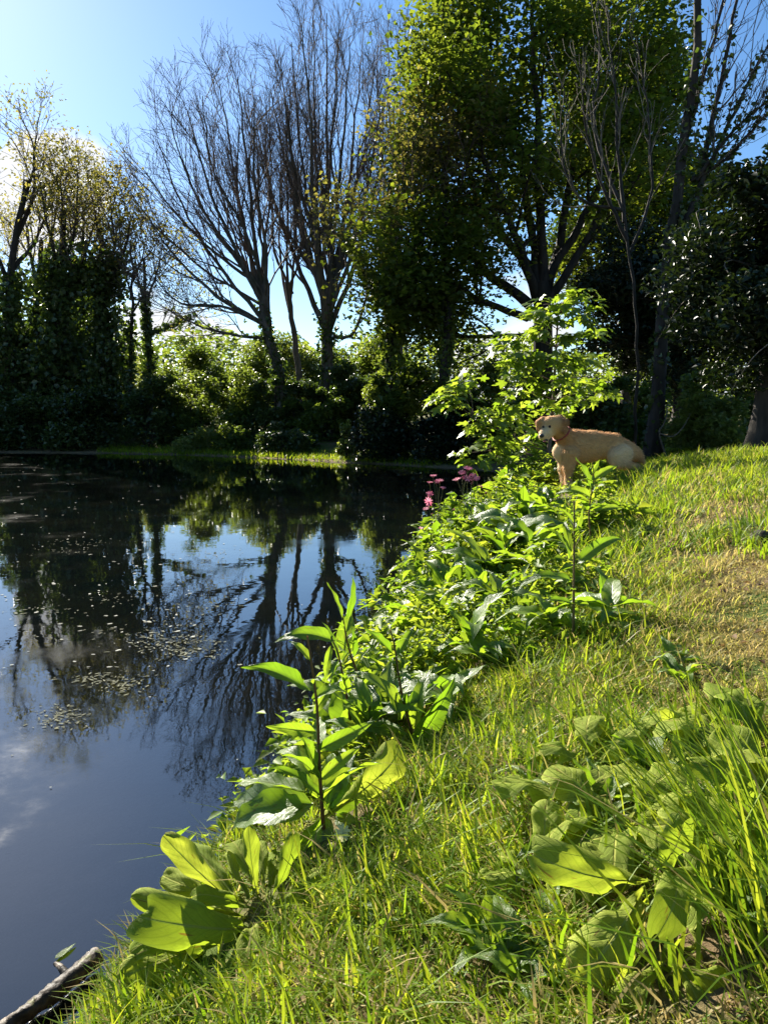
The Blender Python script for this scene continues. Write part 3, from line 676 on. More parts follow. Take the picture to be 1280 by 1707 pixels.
# ------------------------------------------------------------------ leaf shapes
def leaf_mesh(name, Lf, W, prof, mat, nu=5, nv=11, curl=.3, fold=.25, wave=.0, crinkle=0., edge=0., twist=0., seed=0, petiole=.0):
    """a leaf blade lying along +Y, base at the origin, upper side +Z"""
    rg = np.random.default_rng(seed)
    us = np.linspace(-1, 1, nu * 2 + 1); vs_ = np.linspace(0, 1, nv)
    V, UV = [], []
    ph = rg.random(4) * 6.28
    for v in vs_:
        w = W * .5 * prof(v)
        a = curl * v * v
        y = Lf * (petiole + (1 - petiole) * v) * math.cos(a * .55); z = -Lf * v * math.sin(a * .55) * .9
        tw = twist * v
        for u in us:
            x = u * w; zz = fold * abs(u) * w + wave * W * math.sin(v * 17 + ph[0] + (1.5 if u > 0 else 0)) * u * u
            zz += crinkle * W * (math.sin(v * 46 - abs(u) * 9 + ph[1]) * .5 + math.sin(u * 9 + v * 23 + ph[2]) * .5) * min(1, prof(v) * 1.5)
            zz -= edge * w * max(0, abs(u) - .6) ** 2 * 6
            zz += .05 * W * math.sin(v * 5 + u * 2 + ph[3])
            V.append((x * math.cos(tw) - zz * math.sin(tw), y, z + zz * math.cos(tw) + x * math.sin(tw))); UV.append((u, v, 0))
    if petiole:
        pass
    k = nu * 2 + 1; I_ = np.arange(nv * k).reshape(nv, k)
    F = np.stack([I_[:-1, :-1], I_[:-1, 1:], I_[1:, 1:], I_[1:, :-1]], -1).reshape(-1, 4)
    UV = np.array(UV) + np.array([0, 0, rg.random() * 9])
    V = np.array(V); Fs = [F]
    # midrib / stalk as a thin three-sided strip under the blade
    mid = V.reshape(nv, k, 3)[:, nu]
    if petiole: mid = np.vstack([[0, 0, 0], mid])
    r = np.linspace(.028, .006, len(mid)) * W
    a = np.arange(3) / 3 * 6.283 + .5
    ring = mid[:, None] + np.stack([np.cos(a)[None] * r[:, None], 0 * r[:, None] + 0 * a[None], np.sin(a)[None] * r[:, None] - r[:, None] * .6], -1)
    off = len(V); J = np.arange(len(mid) * 3).reshape(-1, 3) + off; K = np.roll(J, -1, 1)
    Fs.append(np.stack([J[:-1], K[:-1], K[1:], J[1:]], -1).reshape(-1, 4))
    V = np.vstack([V, ring.reshape(-1, 3)]); UV = np.vstack([UV, np.zeros((len(mid) * 3, 3))])
    return npmesh(name, V, Fs, mat, attrs={'leafuv': UV})
p_prim = lambda v: float(np.interp(v, [0, .12, .30, .50, .68, .82, .91, .965, 1], [.09, .13, .38, .74, .98, 1.0, .84, .58, .22]))
p_lance = lambda v: max(.05, math.sin(math.pi * v ** .72) ** .85) if v < .995 else .02
p_ovate = lambda v: max(.05, math.sin(math.pi * v ** .58) ** .9) if v < .995 else .02
p_strap = lambda v: .10 + .9 * math.sin(math.pi * min(.97, v ** .8)) ** .8 if v < .995 else .03
LM = {}
LM['prim'] = [leaf_mesh('primrose_leaf', 1, .36, p_prim, M['prim'], nu=7, nv=26, curl=.5 + .5 * (i % 3), fold=-.2 + .25 * (i % 2), crinkle=.034, wave=.20, edge=.5, seed=i) for i in range(6)]
LM['dock'] = [leaf_mesh('dock_leaf', 1, .24, p_lance, M['dock'], nu=3, nv=13, curl=.25 + .35 * (i % 4), fold=.45, wave=.10, crinkle=.01, twist=.35 * ((i % 3) - 1), seed=20 + i) for i in range(6)]
LM['alk'] = [leaf_mesh('alkanet_leaf', 1, .42, p_ovate, M['alk'], nu=4, nv=12, curl=.7 + .4 * (i % 3), fold=.25, wave=.06, crinkle=.02, seed=40 + i) for i in range(5)]
LM['broad'] = [leaf_mesh('broad_leaf', 1, .40, p_ovate, M['dock'], nu=4, nv=12, curl=.5 + .4 * (i % 3), fold=.3, wave=.08, crinkle=.015, seed=60 + i) for i in range(5)]

def place_leaf(parent, kind, base, tip, width=1.0, roll=0.0, i=None, lrg=rng, name='leaf', up=(0, 0, 1)):
    """blade from base to tip (world points); roll turns it about its length"""
    base = Vector(base); d = Vector(tip) - base; ln = d.length; yv = d.normalized()
    zv = Vector(up); xv = yv.cross(zv)
    if xv.length < .05: xv = Vector((1, 0, 0))
    xv.normalize(); zv = xv.cross(yv).normalized()
    me = LM[kind][int(lrg.integers(len(LM[kind]))) if i is None else i]
    o = bpy.data.objects.new(name, me); link(o, parent)
    Mx = Matrix((xv, yv, zv)).transposed().to_4x4() @ Matrix.Rotation(roll, 4, 'Y') @ Matrix.Diagonal((ln * width, ln, ln * width, 1))
    Mx.translation = base - parent.location
    o.matrix_local = Mx
    return o
def stem_part(parent, pts, r0, r1, mat='stem', name='stem', sides=6, n=10):
    tb = Tubes(); P = resample(pts, n); tb.add(P[None], np.linspace(r0, r1, n)[None], sides)
    return mobj(name, tb.mesh(name, M[mat], parent.location), parent)
PLANTS = []
for q_, (qx_, qy_) in enumerate([(946, 6.75), (944, 6.5), (942, 6.25), (946, 6.0), (944, 5.7), (960, 6.4), (975, 6.5)]):
    PLANTS.append(((qx_ - 640) / FPX * qy_, qy_, .20))
def rosette(name, label, cat, pos, kind, n, Lr, el, seed, group=None, width=1.0, az=None, hub=.012, roll=.3, lift=0.0):
    rg = np.random.default_rng(seed); pos = np.array(pos, float); PLANTS.append((pos[0], pos[1], max(Lr) * .35))
    root = empty(name, pos, label, cat, group)
    if lift:
        topq = pos + np.array([rg.normal() * .03, rg.normal() * .03, lift]); stem_part(root, [pos - np.array([0, 0, .02]), (pos + topq) / 2 + rg.normal(size=3) * .01, topq], .006, .004, 'stem', n=6, sides=5)
    for j in range(n):
        a = (j * 2.399 + rg.normal() * .35) if az is None else rg.uniform(*az)
        e = rg.uniform(*el); l = rg.uniform(*Lr)
        f_ = rg.random() ** .6 if lift else 0
        b = pos + np.array([math.cos(a), math.sin(a), 0]) * hub + np.array([0, 0, .005]) if not lift else pos + (topq - pos) * f_
        tip = b + l * np.array([math.cos(a) * math.cos(e), math.sin(a) * math.cos(e), math.sin(e)])
        place_leaf(root, kind, b, tip, width * rg.uniform(.85, 1.2), rg.normal() * roll, lrg=rg)
    return root
def pxleaf(root, kind, bpx, tpx, Yb_, Yt_, width=1.0, roll=0., i=None, up=(.15, -.75, .65)):
    p = at(*tpx, Yt_) * .45 + at(*bpx, Yb_) * .55; PLANTS.append((p[0], p[1], .045))
    return place_leaf(root, kind, at(*bpx, Yb_), at(*tpx, Yt_), width, roll, i, up=up)

# ------------------------------------------------------------------ primrose at the water's edge
gp = ground(415, 1545); yb = gp[1]
root = empty('primrose_plant', gp, 'primrose rosette with broad crinkled leaves reaching over the water', 'plant', 'primrose plants')
for b, tpp, dy, w, rl, k in [((400, 1512), (268, 1402), -.02, .95, -.35, 0), ((395, 1515), (238, 1446), .03, .85, -.1, 1), ((400, 1525), (212, 1500), -.04, .78, -.25, 3),
                          ((395, 1535), (214, 1552), -.10, .9, .45, 4), ((415, 1498), (345, 1372), .10, .95, -.5, 2), ((425, 1490), (385, 1352), .08, .95, .3, 5),
                          ((440, 1490), (438, 1368), .10, .9, .2, 1), ((420, 1545), (335, 1560), -.16, 1.4, -.5, 2), ((450, 1500), (503, 1412), -.02, 1.0, .6, 4),
                          ((380, 1570), (215, 1612), -.12, 1.25, .2, 0), ((430, 1520), (330, 1470), -.06, .9, .3, 5), ((455, 1510), (545, 1440), .04, 1.1, -.4, 3),
                          ((445, 1495), (470, 1400), .12, 1.0, .1, 0), ((410, 1530), (300, 1490), .10, 1.0, -.2, 1), ((405, 1505), (305, 1385), .12, .9, .2, 3), ((430, 1500), (410, 1385), .0, .9, -.3, 0), ((440, 1520), (395, 1590), -.16, 1.1, .3, 5), ((425, 1540), (300, 1585), -.10, 1.1, -.2, 2), ((460, 1515), (520, 1480), -.06, 1.1, .2, 1)]:
    pxleaf(root, 'prim', b, tpp, yb + .02, yb + .02 + dy * 1.4, w * .70, rl, k)
# ------------------------------------------------------------------ big-leaved herb clump behind it
gp = ground(535, 1400); y2 = gp[1]
root = empty('burdock_plant', gp, 'clump of large green leaves behind the waterside primrose', 'plant')
for b, tpp, kd, dy, w, rl in [((505, 1345), (352, 1352), 'broad', .02, 1.05, .3), ((510, 1320), (393, 1283), 'broad', .05, .9, .9), ((520, 1340), (350, 1330), 'alk', .14, .75, -.2),
                          ((540, 1360), (690, 1272), 'prim', -.06, .9, .5), ((530, 1330), (500, 1240), 'broad', .05, .85, .5), ((545, 1350), (590, 1240), 'broad', .08, .9, -.3),
                          ((540, 1360), (535, 1470), 'alk', -.14, .8, .2), ((550, 1370), (470, 1440), 'broad', -.12, .9, -.5), ((550, 1350), (640, 1290), 'broad', .08, .9, .3),
                          ((560, 1360), (620, 1400), 'broad', -.08, .9, .1), ((545, 1340), (560, 1230), 'broad', .12, .9, .0)]:
    pxleaf(root, kd, b, tpp, y2 + .03, y2 + .03 + dy, w, rl)
# primrose bloom below it
gp = ground(572, 1415)
root = empty('primrose_flower', gp, 'single pale cream primrose bloom under the large-leaved clump', 'flower')
head = at(571, 1388, gp[1] - .02)
stem_part(root, [gp, (gp + head) / 2 + np.array([.01, 0, .01]), head], .0025, .002, 'stem')
def petal_mesh(name, mat, Lp, Wp, notch=.25):
    V = [(0, 0, 0), (Wp * .35, Lp * .45, .1 * Lp), (Wp * .5, Lp * .85, .12 * Lp), (0, Lp * (1 - notch), .08 * Lp), (-Wp * .5, Lp * .85, .12 * Lp), (-Wp * .35, Lp * .45, .1 * Lp), (Wp * .28, Lp, .05 * Lp), (-Wp * .28, Lp, .05 * Lp)]
    return npmesh(name, np.array(V), [np.array([[0, 1, 3], [1, 2, 3], [2, 6, 3], [0, 3, 5], [5, 3, 4], [4, 3, 7]])], M[mat])
cream_me = petal_mesh('petal', 'cream', 1, .85); pink_me = petal_mesh('petal', 'petal', 1, .8, .4)
def bloom(root, head, me, size, facing, n=5):
    f = Vector(facing).normalized(); q = f.to_track_quat('Z', 'Y').to_matrix().to_4x4()
    for j in range(n):
        o = bpy.data.objects.new('petal', me); link(o, root)
        Mx = q @ Matrix.Rotation(j * 6.283 / n + .2, 4, 'Z') @ Matrix.Scale(size, 4); Mx.translation = Vector(head) - root.location; o.matrix_local = Mx
bloom(root, head, cream_me, .020, (.1, -.8, .5))

# ------------------------------------------------------------------ dock plants: reddish upright stems with lance leaves
def dock(label, base_px, stem_px, leaves, drift=0.0, r=.006):
    gp = ground(*base_px); Yq = gp[1]; root = empty('dock_plant', gp, label, 'plant', 'upright dock plants on the bank')
    pts = [gp] + [at(a + 4 * math.sin(i * 2.1 + base_px[0]), b, Yq + drift * (i + 1)) for i, (a, b) in enumerate(stem_px)]
    stem_part(root, pts, r, r * .4, 'rstem')
    for (b, tpp, dy, w, rl) in leaves: pxleaf(root, 'dock', b, tpp, Yq + drift, Yq + drift + dy, w, rl)
    rg = np.random.default_rng(int(base_px[0] * 7 + base_px[1])); PP = resample(pts, 40)
    hgt = PP[-1][2] - PP[0][2]
    for q_ in range(9):
        f_ = rg.uniform(.12, .98); b_ = PP[int(f_ * 39)]; a_ = rg.random() * 6.283; e_ = rg.uniform(.3, 1.2); l_ = hgt * rg.uniform(.16, .34) * (1.25 - .75 * f_)
        place_leaf(root, 'dock', b_, b_ + l_ * np.array([math.cos(a_) * math.cos(e_), math.sin(a_) * math.cos(e_), math.sin(e_)]), rg.uniform(.8, 1.2), rg.normal() * .4, lrg=rg)
    return root
dock('tall dock with a dark red stem standing over the big-leaved clump', (540, 1395), [(534, 1280), (524, 1170), (515, 1060)],
     [((516, 1152), (428, 1089), -.08, 1.05, .5), ((522, 1190), (560, 1135), .06, 1.0, .4), ((527, 1220), (450, 1212), -.10, .9, -.4), ((520, 1165), (585, 1130), .05, 1.2, -.3),
      ((530, 1250), (620, 1205), -.06, .9, .4), ((528, 1240), (490, 1225), .08, 1.0, 1.0), ((532, 1290), (505, 1215), -.06, .9, .9), ((533, 1300), (600, 1240), .03, 1.0, -.2)])
dock('dock carrying a bright horizontal leaf at its tip, above the water', (590, 1250), [(580, 1160), (560, 1090), (553, 1062)],
     [((558, 1068), (471, 1037), -.08, 1.1, .35), ((552, 1075), (540, 1140), -.02, .8, .3), ((563, 1095), (545, 1030), .04, .7, .6), ((570, 1120), (590, 1170), .02, .9, .2), ((575, 1140), (520, 1160), .05, 1.0, .2)])
dock('slim dock with two narrow leaves pointing straight up', (612, 1230), [(598, 1140), (585, 1080), (570, 1030)],
     [((572, 1035), (550, 968), .02, .75, .9), ((577, 1032), (598, 963), .0, .85, .7), ((590, 1095), (594, 1050), -.02, .9, .5), ((583, 1085), (560, 1110), .03, .8, .4), ((600, 1150), (640, 1110), .03, 1.0, .3)])
dock('lone dock in the middle of the bank with a long leaf to the right', (955, 1075), [(956, 980), (953, 900), (960, 835)],
     [((962, 940), (1030, 874), -.06, .95, -.3), ((952, 968), (868, 944), -.05, .95, .3), ((950, 930), (912, 846), .04, .8, .6), ((952, 920), (935, 850), .05, .7, -.5), ((957, 1000), (1020, 1010), .03, 1.0, .2), ((955, 900), (975, 845), .03, .7, .6)])
dock('leafy young dock right of the tall red-stemmed one', (690, 1240), [(672, 1150), (655, 1080), (650, 1050)],
     [((655, 1090), (615, 1045), -.04, 1.1, .4), ((660, 1095), (690, 1040), .03, 1.1, -.3), ((668, 1200), (640, 1105), -.05, 1.2, .5), ((690, 1215), (700, 1120), -.02, 1.2, -.6), ((675, 1180), (730, 1130), .03, 1.1, -.2), ((680, 1230), (600, 1195), -.06, 1.0, .2), ((690, 1240), (760, 1150), -.08, 1.1, .4)])
dock('low dock beside the bare earth path with spreading leaves', (1000, 1020), [(1003, 990), (1006, 975)],
     [((1002, 1000), (1085, 1018), -.03, 1.4, .2), ((1000, 1000), (935, 1000), -.04, 1.4, -.2), ((1004, 990), (1050, 965), .05, 1.3, -.3), ((1002, 995), (1010, 930), .03, 1.3, .2)])
dock('dock on the crest of the bank below the dog', (985, 905), [(985, 850), (987, 800), (985, 770)],
     [((986, 800), (1028, 772), -.03, 1.3, -.2), ((985, 815), (965, 760), .03, 1.2, .3), ((986, 830), (940, 800), -.03, 1.2, .3), ((988, 850), (1040, 842), .0, 1.2, -.2), ((985, 790), (1000, 765), .02, 1.0, .2)])

# ------------------------------------------------------------------ lower-right primroses
gp = ground(1085, 1545); y3 = gp[1]
root = empty('primrose_plant', gp, 'large primrose at lower right with a drooping rounded leaf in front', 'plant', 'primrose plants')
for b, tpp, dyb, dyt, w, rl, k in [((1075, 1478), (1000, 1608), .0, -.16, 1.75, .15, 0), ((1075, 1465), (945, 1475), .05, -.05, 1.5, -.6, 4), ((1075, 1450), (905, 1400), .10, .14, 1.6, .2, 1),
                                  ((1080, 1460), (1020, 1340), .10, .22, 1.2, .4, 2), ((1090, 1460), (1145, 1400), .04, -.04, 1.4, -.3, 3), ((1095, 1465), (1180, 1445), .02, -.12, 1.3, .3, 5),
                                  ((1085, 1450), (1110, 1340), .10, .25, 1.2, -.2, 0), ((1080, 1470), (905, 1475), .06, .10, 1.3, .4, 3), ((1090, 1490), (1140, 1520), .0, -.08, 1.2, -.2, 1),
                                  ((1070, 1450), (990, 1290), .16, .42, 1.1, .3, 5), ((1080, 1440), (1040, 1270), .16, .48, 1.0, -.3, 2)]:
    pxleaf(root, 'prim', b, tpp, y3 + dyb, y3 + dyt, w * .72, rl, k)
gp = ground(1150, 1640); y4 = gp[1]
root = empty('primrose_plant', gp, 'low primrose in the bottom right corner, half in shade', 'plant', 'primrose plants')
for b, tpp, dyb, dyt, w, rl, k in [((1120, 1612), (1245, 1648), .0, -.05, 1.45, -.1, 0), ((1110, 1600), (1040, 1660), .02, -.06, .9, .3, 1), ((1130, 1600), (1220, 1560), .04, .08, 1.2, .3, 2), ((1125, 1590), (1090, 1540), .05, .1, 1.1, .2, 3), ((1130, 1610), (1190, 1700), .0, -.08, 1.2, .1, 4)]:
    pxleaf(root, 'prim', b, tpp, y4 + dyb, y4 + dyt, w, rl, k)
gp = ground(1290, 1430); y5 = gp[1]
root = empty('primrose_plant', gp, 'primrose at the right edge with one long leaf raised to the left', 'plant', 'primrose plants')
for b, tpp, dyb, dyt, w, rl, k in [((1295, 1340), (1170, 1255), .0, -.02, .8, .25, 3), ((1320, 1420), (1225, 1350), .02, -.06, 1.7, .1, 1), ((1300, 1420), (1205, 1450), .0, -.12, 1.4, .2, 2), ((1300, 1400), (1215, 1190), .10, .25, 1.2, -.4, 0),
                                  ((1330, 1330), (1240, 1200), .10, .22, 1.2, .3, 4), ((1320, 1430), (1260, 1480), .0, -.1, 1.2, -.2, 5), ((1310, 1400), (1150, 1400), .05, .06, 1.1, .1, 0), ((1300, 1380), (1130, 1330), .1, .2, 1.1, -.2, 3)]:
    pxleaf(root, 'prim', b, tpp, y5 + dyb, y5 + dyt, w, rl, k)
gp = ground(960, 1360); rosette('primrose_plant', 'small primrose deep in the grass behind the drooping-leaved one', 'plant', gp, 'prim', 9, (.12, .19), (.25, 1.0), 71, 'primrose plants', 1.1)
gp = ground(1190, 1230); rosette('primrose_plant', 'primrose among tall grass just under the bare path', 'plant', gp, 'prim', 8, (.16, .26), (.4, 1.1), 72, 'primrose plants', 1.1)
gp = ground(1165, 1395); rosette('primrose_plant', 'primrose between the drooping-leaved one and the right edge', 'plant', gp, 'prim', 8, (.12, .18), (.3, 1.0), 73, 'primrose plants', 1.2)

for q_, (lab, pp, n_l, Lr_) in enumerate([('primrose left of the drooping-leaved one, flat in short grass', (900, 1470), 8, (.09, .15)),
        ('pale crinkled primrose above the drooping-leaved one', (1035, 1400), 9, (.12, .19)),
        ('primrose with curled grey-green leaves up in the long grass', (985, 1290), 8, (.12, .18)),
        ('primrose at the right edge above the long raised leaf', (1270, 1270), 8, (.14, .22)),
        ('primrose behind the corner one, under leaning grass', (1210, 1520), 8, (.10, .17))]):
    rosette('primrose_plant', lab, 'plant', ground(*pp), 'prim', n_l, Lr_, (.35, 1.15), 170 + q_, 'primrose plants', 1.15)

# ------------------------------------------------------------------ alkanet and campion
for lab, pp, kd, n, Lr, el, sd in [
    ('alkanet with silvery drooping leaves hanging over the water under the campion', (705, 985), 'alk', 13, (.22, .36), (.3, 1.2), 81),
    ('dark broad-leaved alkanet behind the pink campion', (800, 935), 'alk', 13, (.26, .42), (.3, 1.2), 82),
    ('glossy alkanet with arching leaves below the sapling', (862, 925), 'alk', 11, (.24, .38), (.3, 1.1), 83),
    ('alkanet with shining leaves in the middle of the herb bank', (820, 985), 'alk', 10, (.2, .32), (.3, 1.0), 84),
    ('pale broad-leaved plant at the waterside left of the herb bank', (680, 1060), 'broad', 10, (.14, .26), (.2, 1.0), 85),
    ('broad-leaved plant at the foot of the lone dock', (930, 1065), 'broad', 10, (.13, .22), (.1, .8), 86),
    ('broad-leaved plant right of the lone dock at the path edge', (1010, 1050), 'broad', 9, (.14, .24), (.1, .7), 87),
    ('yellowish broad-leaved plant in the near herb bank', (815, 1120), 'broad', 8, (.12, .2), (.2, .9), 88),
    ('large-leaved plant in the near herb bank above the shaded hollow', (740, 1190), 'broad', 8, (.14, .22), (.2, 1.0), 89),
    ('leafy plant at the water beneath the slim upright dock', (605, 1215), 'broad', 9, (.12, .22), (.1, .9), 90),
    ('leafy plant at the brink of the bank by the dog', (905, 860), 'broad', 10, (.16, .28), (.2, 1.1), 91)]:
    g_ = ground(*pp); rosette('alkanet_plant' if kd == 'alk' else 'broadleaf_plant', lab, 'plant', g_, kd, n, Lr, el, sd, lift=.16 if kd == 'alk' else .10)
rgp = np.random.default_rng(404); herbs = []
while len(herbs) < 44:
    yq = rgp.uniform(2.2, 7.6); xq = float(np.interp(yq, SHORE[5:13, 1], SHORE[5:13, 0])) + rgp.uniform(.02, .9) * float(np.interp(yq, [2, 4, 8], [.55, 1, 1.2]))
    if 5.2 < yq < 7.2 and abs(xq - (946 - 640) / FPX * yq) < .35: continue
    if float(sdist(np.array([xq]), np.array([yq]))[0]) > .02: herbs.append((yq, xq, len(herbs) % 4))
ORD = ['first', 'second', 'third', 'fourth', 'fifth', 'sixth', 'seventh', 'eighth', 'ninth', 'tenth', 'eleventh']
seen_ = {}
for q_, (yq, xq, kk) in enumerate(sorted(herbs)):
    kd, what = (('broad', 'broad-leaved'), ('alk', 'dark glossy'), ('dock', 'narrow-leaved'), ('broad', 'pale soft-leaved'))[kk]; sc_ = float(np.interp(yq, [2, 5, 8], [.75, 1, 1.15]))
    k_ = seen_.get(what, 0); seen_[what] = k_ + 1
    rosette('leafy_herb', ORD[k_] + ' ' + what + ' herb along the brink, counted from the waterside primrose', 'plant', (xq, yq, h1(xq, yq) + .01), kd, int(rgp.integers(6, 11)), (.13 * sc_, .30 * sc_), (.45, 1.3), 500 + q_, 'leafy herbs along the brink', 1.35 if kd == 'dock' else 1.0, lift=(.16, .14, .22, .10)[kk] * sc_)
pl_ = []
while len(pl_) < 22:
    a_, b_ = rgp.uniform(560, 1270), rgp.uniform(800, 1690); g_ = ground(a_, b_)
    if float(sdist(g_[:1], g_[1:2])[0]) > .55: pl_.append(tuple(g_))
ORD2 = ORD + ['twelfth', 'thirteenth', 'fourteenth', 'fifteenth', 'sixteenth', 'seventeenth', 'eighteenth', 'nineteenth', 'twentieth', 'twenty-first', 'twenty-second']
for q_, g_ in enumerate(sorted(pl_, key=lambda p: p[1])):
    rosette('plantain_plant', ORD2[q_] + ' small plantain in the turf, counted up the slope from the bottom', 'plant', g_, ('broad', 'dock')[q_ % 2], 7, (.05, .11), (.3, 1.1), 700 + q_, 'small plantains in the turf', 1.2)
# two single upright bright leaves of the alkanet
gp = ground(790, 900); root = empty('broadleaf_plant', gp, 'bright upright leaf standing just below the pink flowers', 'plant')
pxleaf(root, 'broad', (785, 880), (781, 826), gp[1], gp[1] + .02, .9, .1); pxleaf(root, 'broad', (800, 920), (742, 892), gp[1], gp[1] - .05, .8, .5); pxleaf(root, 'broad', (790, 925), (755, 910), gp[1], gp[1] - .1, 1.0, -.3)
pxleaf(root, 'broad', (720, 925), (683, 905), gp[1] - .5, gp[1] - .55, 1.0, .3)
bud_me = None
def campion(label, base_px, heads, seed):
    rg = np.random.default_rng(seed); gp = ground(*base_px); Yq = gp[1]
    root = empty('campion_plant', gp, label, 'flower', 'pink campion by the water')
    for (hx, hy, s) in heads:
        hd = at(hx, hy, Yq + rg.normal() * .06)
        b = gp + np.array([rg.normal() * .03, rg.normal() * .03, 0])
        stem_part(root, [b, b * .45 + hd * .55 + rg.normal(size=3) * .02, hd], .0035, .0022, 'stem')
        tb = Tubes(); ax = np.array([rg.normal() * .3, -.35, .9]); ax = nrm(ax)
        P = np.array([hd - ax * .012 + ax * t_ for t_ in (0, .008, .018, .024)])[None]; tb.add(P, np.array([[.003, .008, .0075, .005]]), 7)
        mobj('calyx', tb.mesh('calyx', M['calyx'], root.location), root)
        if s > .3: bloom(root, hd + ax * .012, pink_me, .033 * s, ax + rg.normal(size=3) * .25)
        for q in (.4, .65):
            nd = b * (1 - q) + hd * q
            for sg in (-1, 1): place_leaf(root, 'dock', nd, nd + np.array([sg * .05, rg.normal() * .03, .025]), 1.3, 0, lrg=rg)
campion('pink campion stems nearest the water, left of the pair', (735, 925), [(733, 803, 1.1), (713, 838, 1.3), (716, 825, 1.0), (716, 806, .9), (727, 805, .8), (720, 858, .2), (722, 795, 1.0), (710, 850, .9), (738, 815, .8)], 1)
campion('taller pink campion beside the upright bright leaf', (790, 905), [(780, 783, 1.2), (779, 800, 1.5), (762, 801, 1.1), (802, 813, .8), (786, 806, .2), (810, 822, .2), (770, 790, 1.0), (788, 795, 1.0), (795, 800, .8)], 2)
campion('low faded campion sprig among the waterside leaves', (718, 935), [(703, 882, 1.0), (757, 852, .9), (745, 880, .3)], 3)

# ------------------------------------------------------------------ sapling with big lobed leaves
def maple_mesh(name, seed, mat, attr=None):
    rg = np.random.default_rng(seed)
    tips = [(-2.15, .52), (-1.05, .82), (0, 1.0), (1.05, .82), (2.15, .52)]
    pts = []
    for j, (a, r) in enumerate(tips):
        if j: pts.append(((tips[j - 1][0] + a) / 2, .42 + .04 * rg.normal()))
        pts += [(a - .22, r * .74), (a, r * (1 + .06 * rg.normal())), (a + .22, r * .74)]
    V = [(0, 0, 0)]; UV = [(0, .3, 0)]
    for a, r in pts:
        x, y = math.sin(a) * r * .62, .32 + math.cos(a) * r * .62; dd = math.hypot(x, y - .32)
        V.append((x, y, .10 * dd - .42 * dd * dd + .03 * rg.normal())); UV.append((x * 1.4, y, 0))
    V.append((0, .32, .02)); UV.append((0, .32, 0)); c_ = len(V) - 1; n = len(pts)
    F = [(c_, i, i + 1) for i in range(1, n)] + [(c_, 0, 1), (c_, n, 0)]
    return np.array(V), np.array(F), np.array(UV)
MAP = [maple_mesh('leaf', s, None) for s in range(5)]
MAPM = [npmesh('sapling_leaf', V, [F], M['sap'], smooth=False, attrs={'leafuv': UV}) for V, F, UV in MAP]
rg = np.random.default_rng(91)
Ysp = 8.5
bs_ = np.array([(905 - 640) / FPX * Ysp, Ysp, 0.0]); bs_[2] = h1(bs_[0], bs_[1]) - .03
root = empty('sycamore_sapling', bs_, 'sunlit young sycamore with big lobed leaves leaning over the water behind the dog', 'tree')
ends = [  # picture position, depth drift, leaves
 (962, 492, .1, 9), (985, 505, .0, 7), (940, 505, -.2, 8), (905, 508, .1, 8), (885, 525, -.1, 9), (930, 530, -.3, 10), (970, 530, -.2, 10), (990, 555, .2, 8),
 (850, 565, -.2, 10), (835, 580, .0, 8), (870, 560, .2, 9), (900, 555, -.3, 12), (945, 565, -.4, 12), (875, 595, -.3, 12), (845, 610, -.2, 9), (910, 600, -.4, 13),
 (955, 600, -.3, 12), (985, 600, .1, 9), (880, 630, -.3, 12), (920, 640, -.3, 12), (960, 640, -.1, 11), (1000, 630, .2, 8), (865, 655, -.2, 10), (900, 670, -.1, 10),
 (850, 680, -.2, 9), (835, 700, -.1, 9), (870, 700, .1, 9), (780, 632, .0, 8), (765, 645, -.1, 7), (735, 660, -.2, 7), (748, 670, -.3, 9), (770, 675, -.2, 9),
 (800, 690, -.2, 8), (815, 705, -.3, 10), (795, 715, -.2, 8), (825, 735, -.3, 10), (845, 745, -.2, 9), (780, 755, -.4, 8), (795, 772, -.4, 6), (820, 760, -.3, 8),
 (860, 735, .0, 9), (885, 740, .1, 8), (875, 765, .0, 8), (900, 720, .2, 8), (945, 670, .1, 9), (985, 665, .2, 8), (1010, 655, .3, 7), (930, 690, .2, 8), (960, 610, .2, 9)]
tb = Tubes(); top = at(930, 520, Ysp)
P = resample([bs_, bs_ * .6 + top * .4 + np.array([.03, 0, 0]), top], 12); tb.add(P[None], np.linspace(.03, .009, 12)[None], 7)
low = at(790, 700, Ysp - .2); Pl = resample([P[2], P[2] * .5 + low * .5 + np.array([0, 0, .12]), low], 10); tb.add(Pl[None], np.linspace(.018, .006, 10)[None], 6)
leafs = []
for ex, ey, dd, nl in ends:
    e = at(ex, ey, Ysp + dd)
    src = Pl if (ex < 835 and ey > 620) else P
    cand = src[src[:, 2] < e[2] - .02]
    s_ = cand[np.argmin(np.linalg.norm(cand - e, axis=1))] if len(cand) else src[1]
    Q = resample([s_, (s_ + e) / 2 + np.array([0, 0, .04]), e], 6); tb.add(Q[None], np.linspace(.007, .003, 6)[None], 4)
    for j in range(int(nl * 2.1)):
        a = rg.random() * 6.283; out_ = np.array([math.cos(a), math.sin(a), rg.uniform(-.1, .5)])
        p = e + out_ * rg.uniform(.015, .12) + rg.normal(size=3) * .04
        leafs.append((p, a, rg.uniform(-.9, .15), rg.uniform(.12, .19), rg.normal() * .4))
mobj('trunk', tb.mesh('trunk', M['twig'], bs_), root)
order = sorted(range(len(leafs)), key=lambda i: leafs[i][0][1])
def leaf_mx(p, a, e, s, rl):
    d = Vector((math.cos(a) * math.cos(e), math.sin(a) * math.cos(e), math.sin(e))); x_ = d.cross(Vector((0, 0, 1))).normalized(); z_ = x_.cross(d)
    Mx = Matrix((x_, d, z_)).transposed().to_4x4() @ Matrix.Rotation(rl, 4, 'Y') @ Matrix.Scale(s, 4); Mx.translation = Vector(p - bs_); return Mx
rest = []
for q, i in enumerate(order):
    Mx = leaf_mx(*leafs[i])
    if q < 300:
        o = bpy.data.objects.new('leaf', MAPM[i % 5]); link(o, root); o.matrix_local = Mx
    else: rest.append((i, np.array(Mx)))
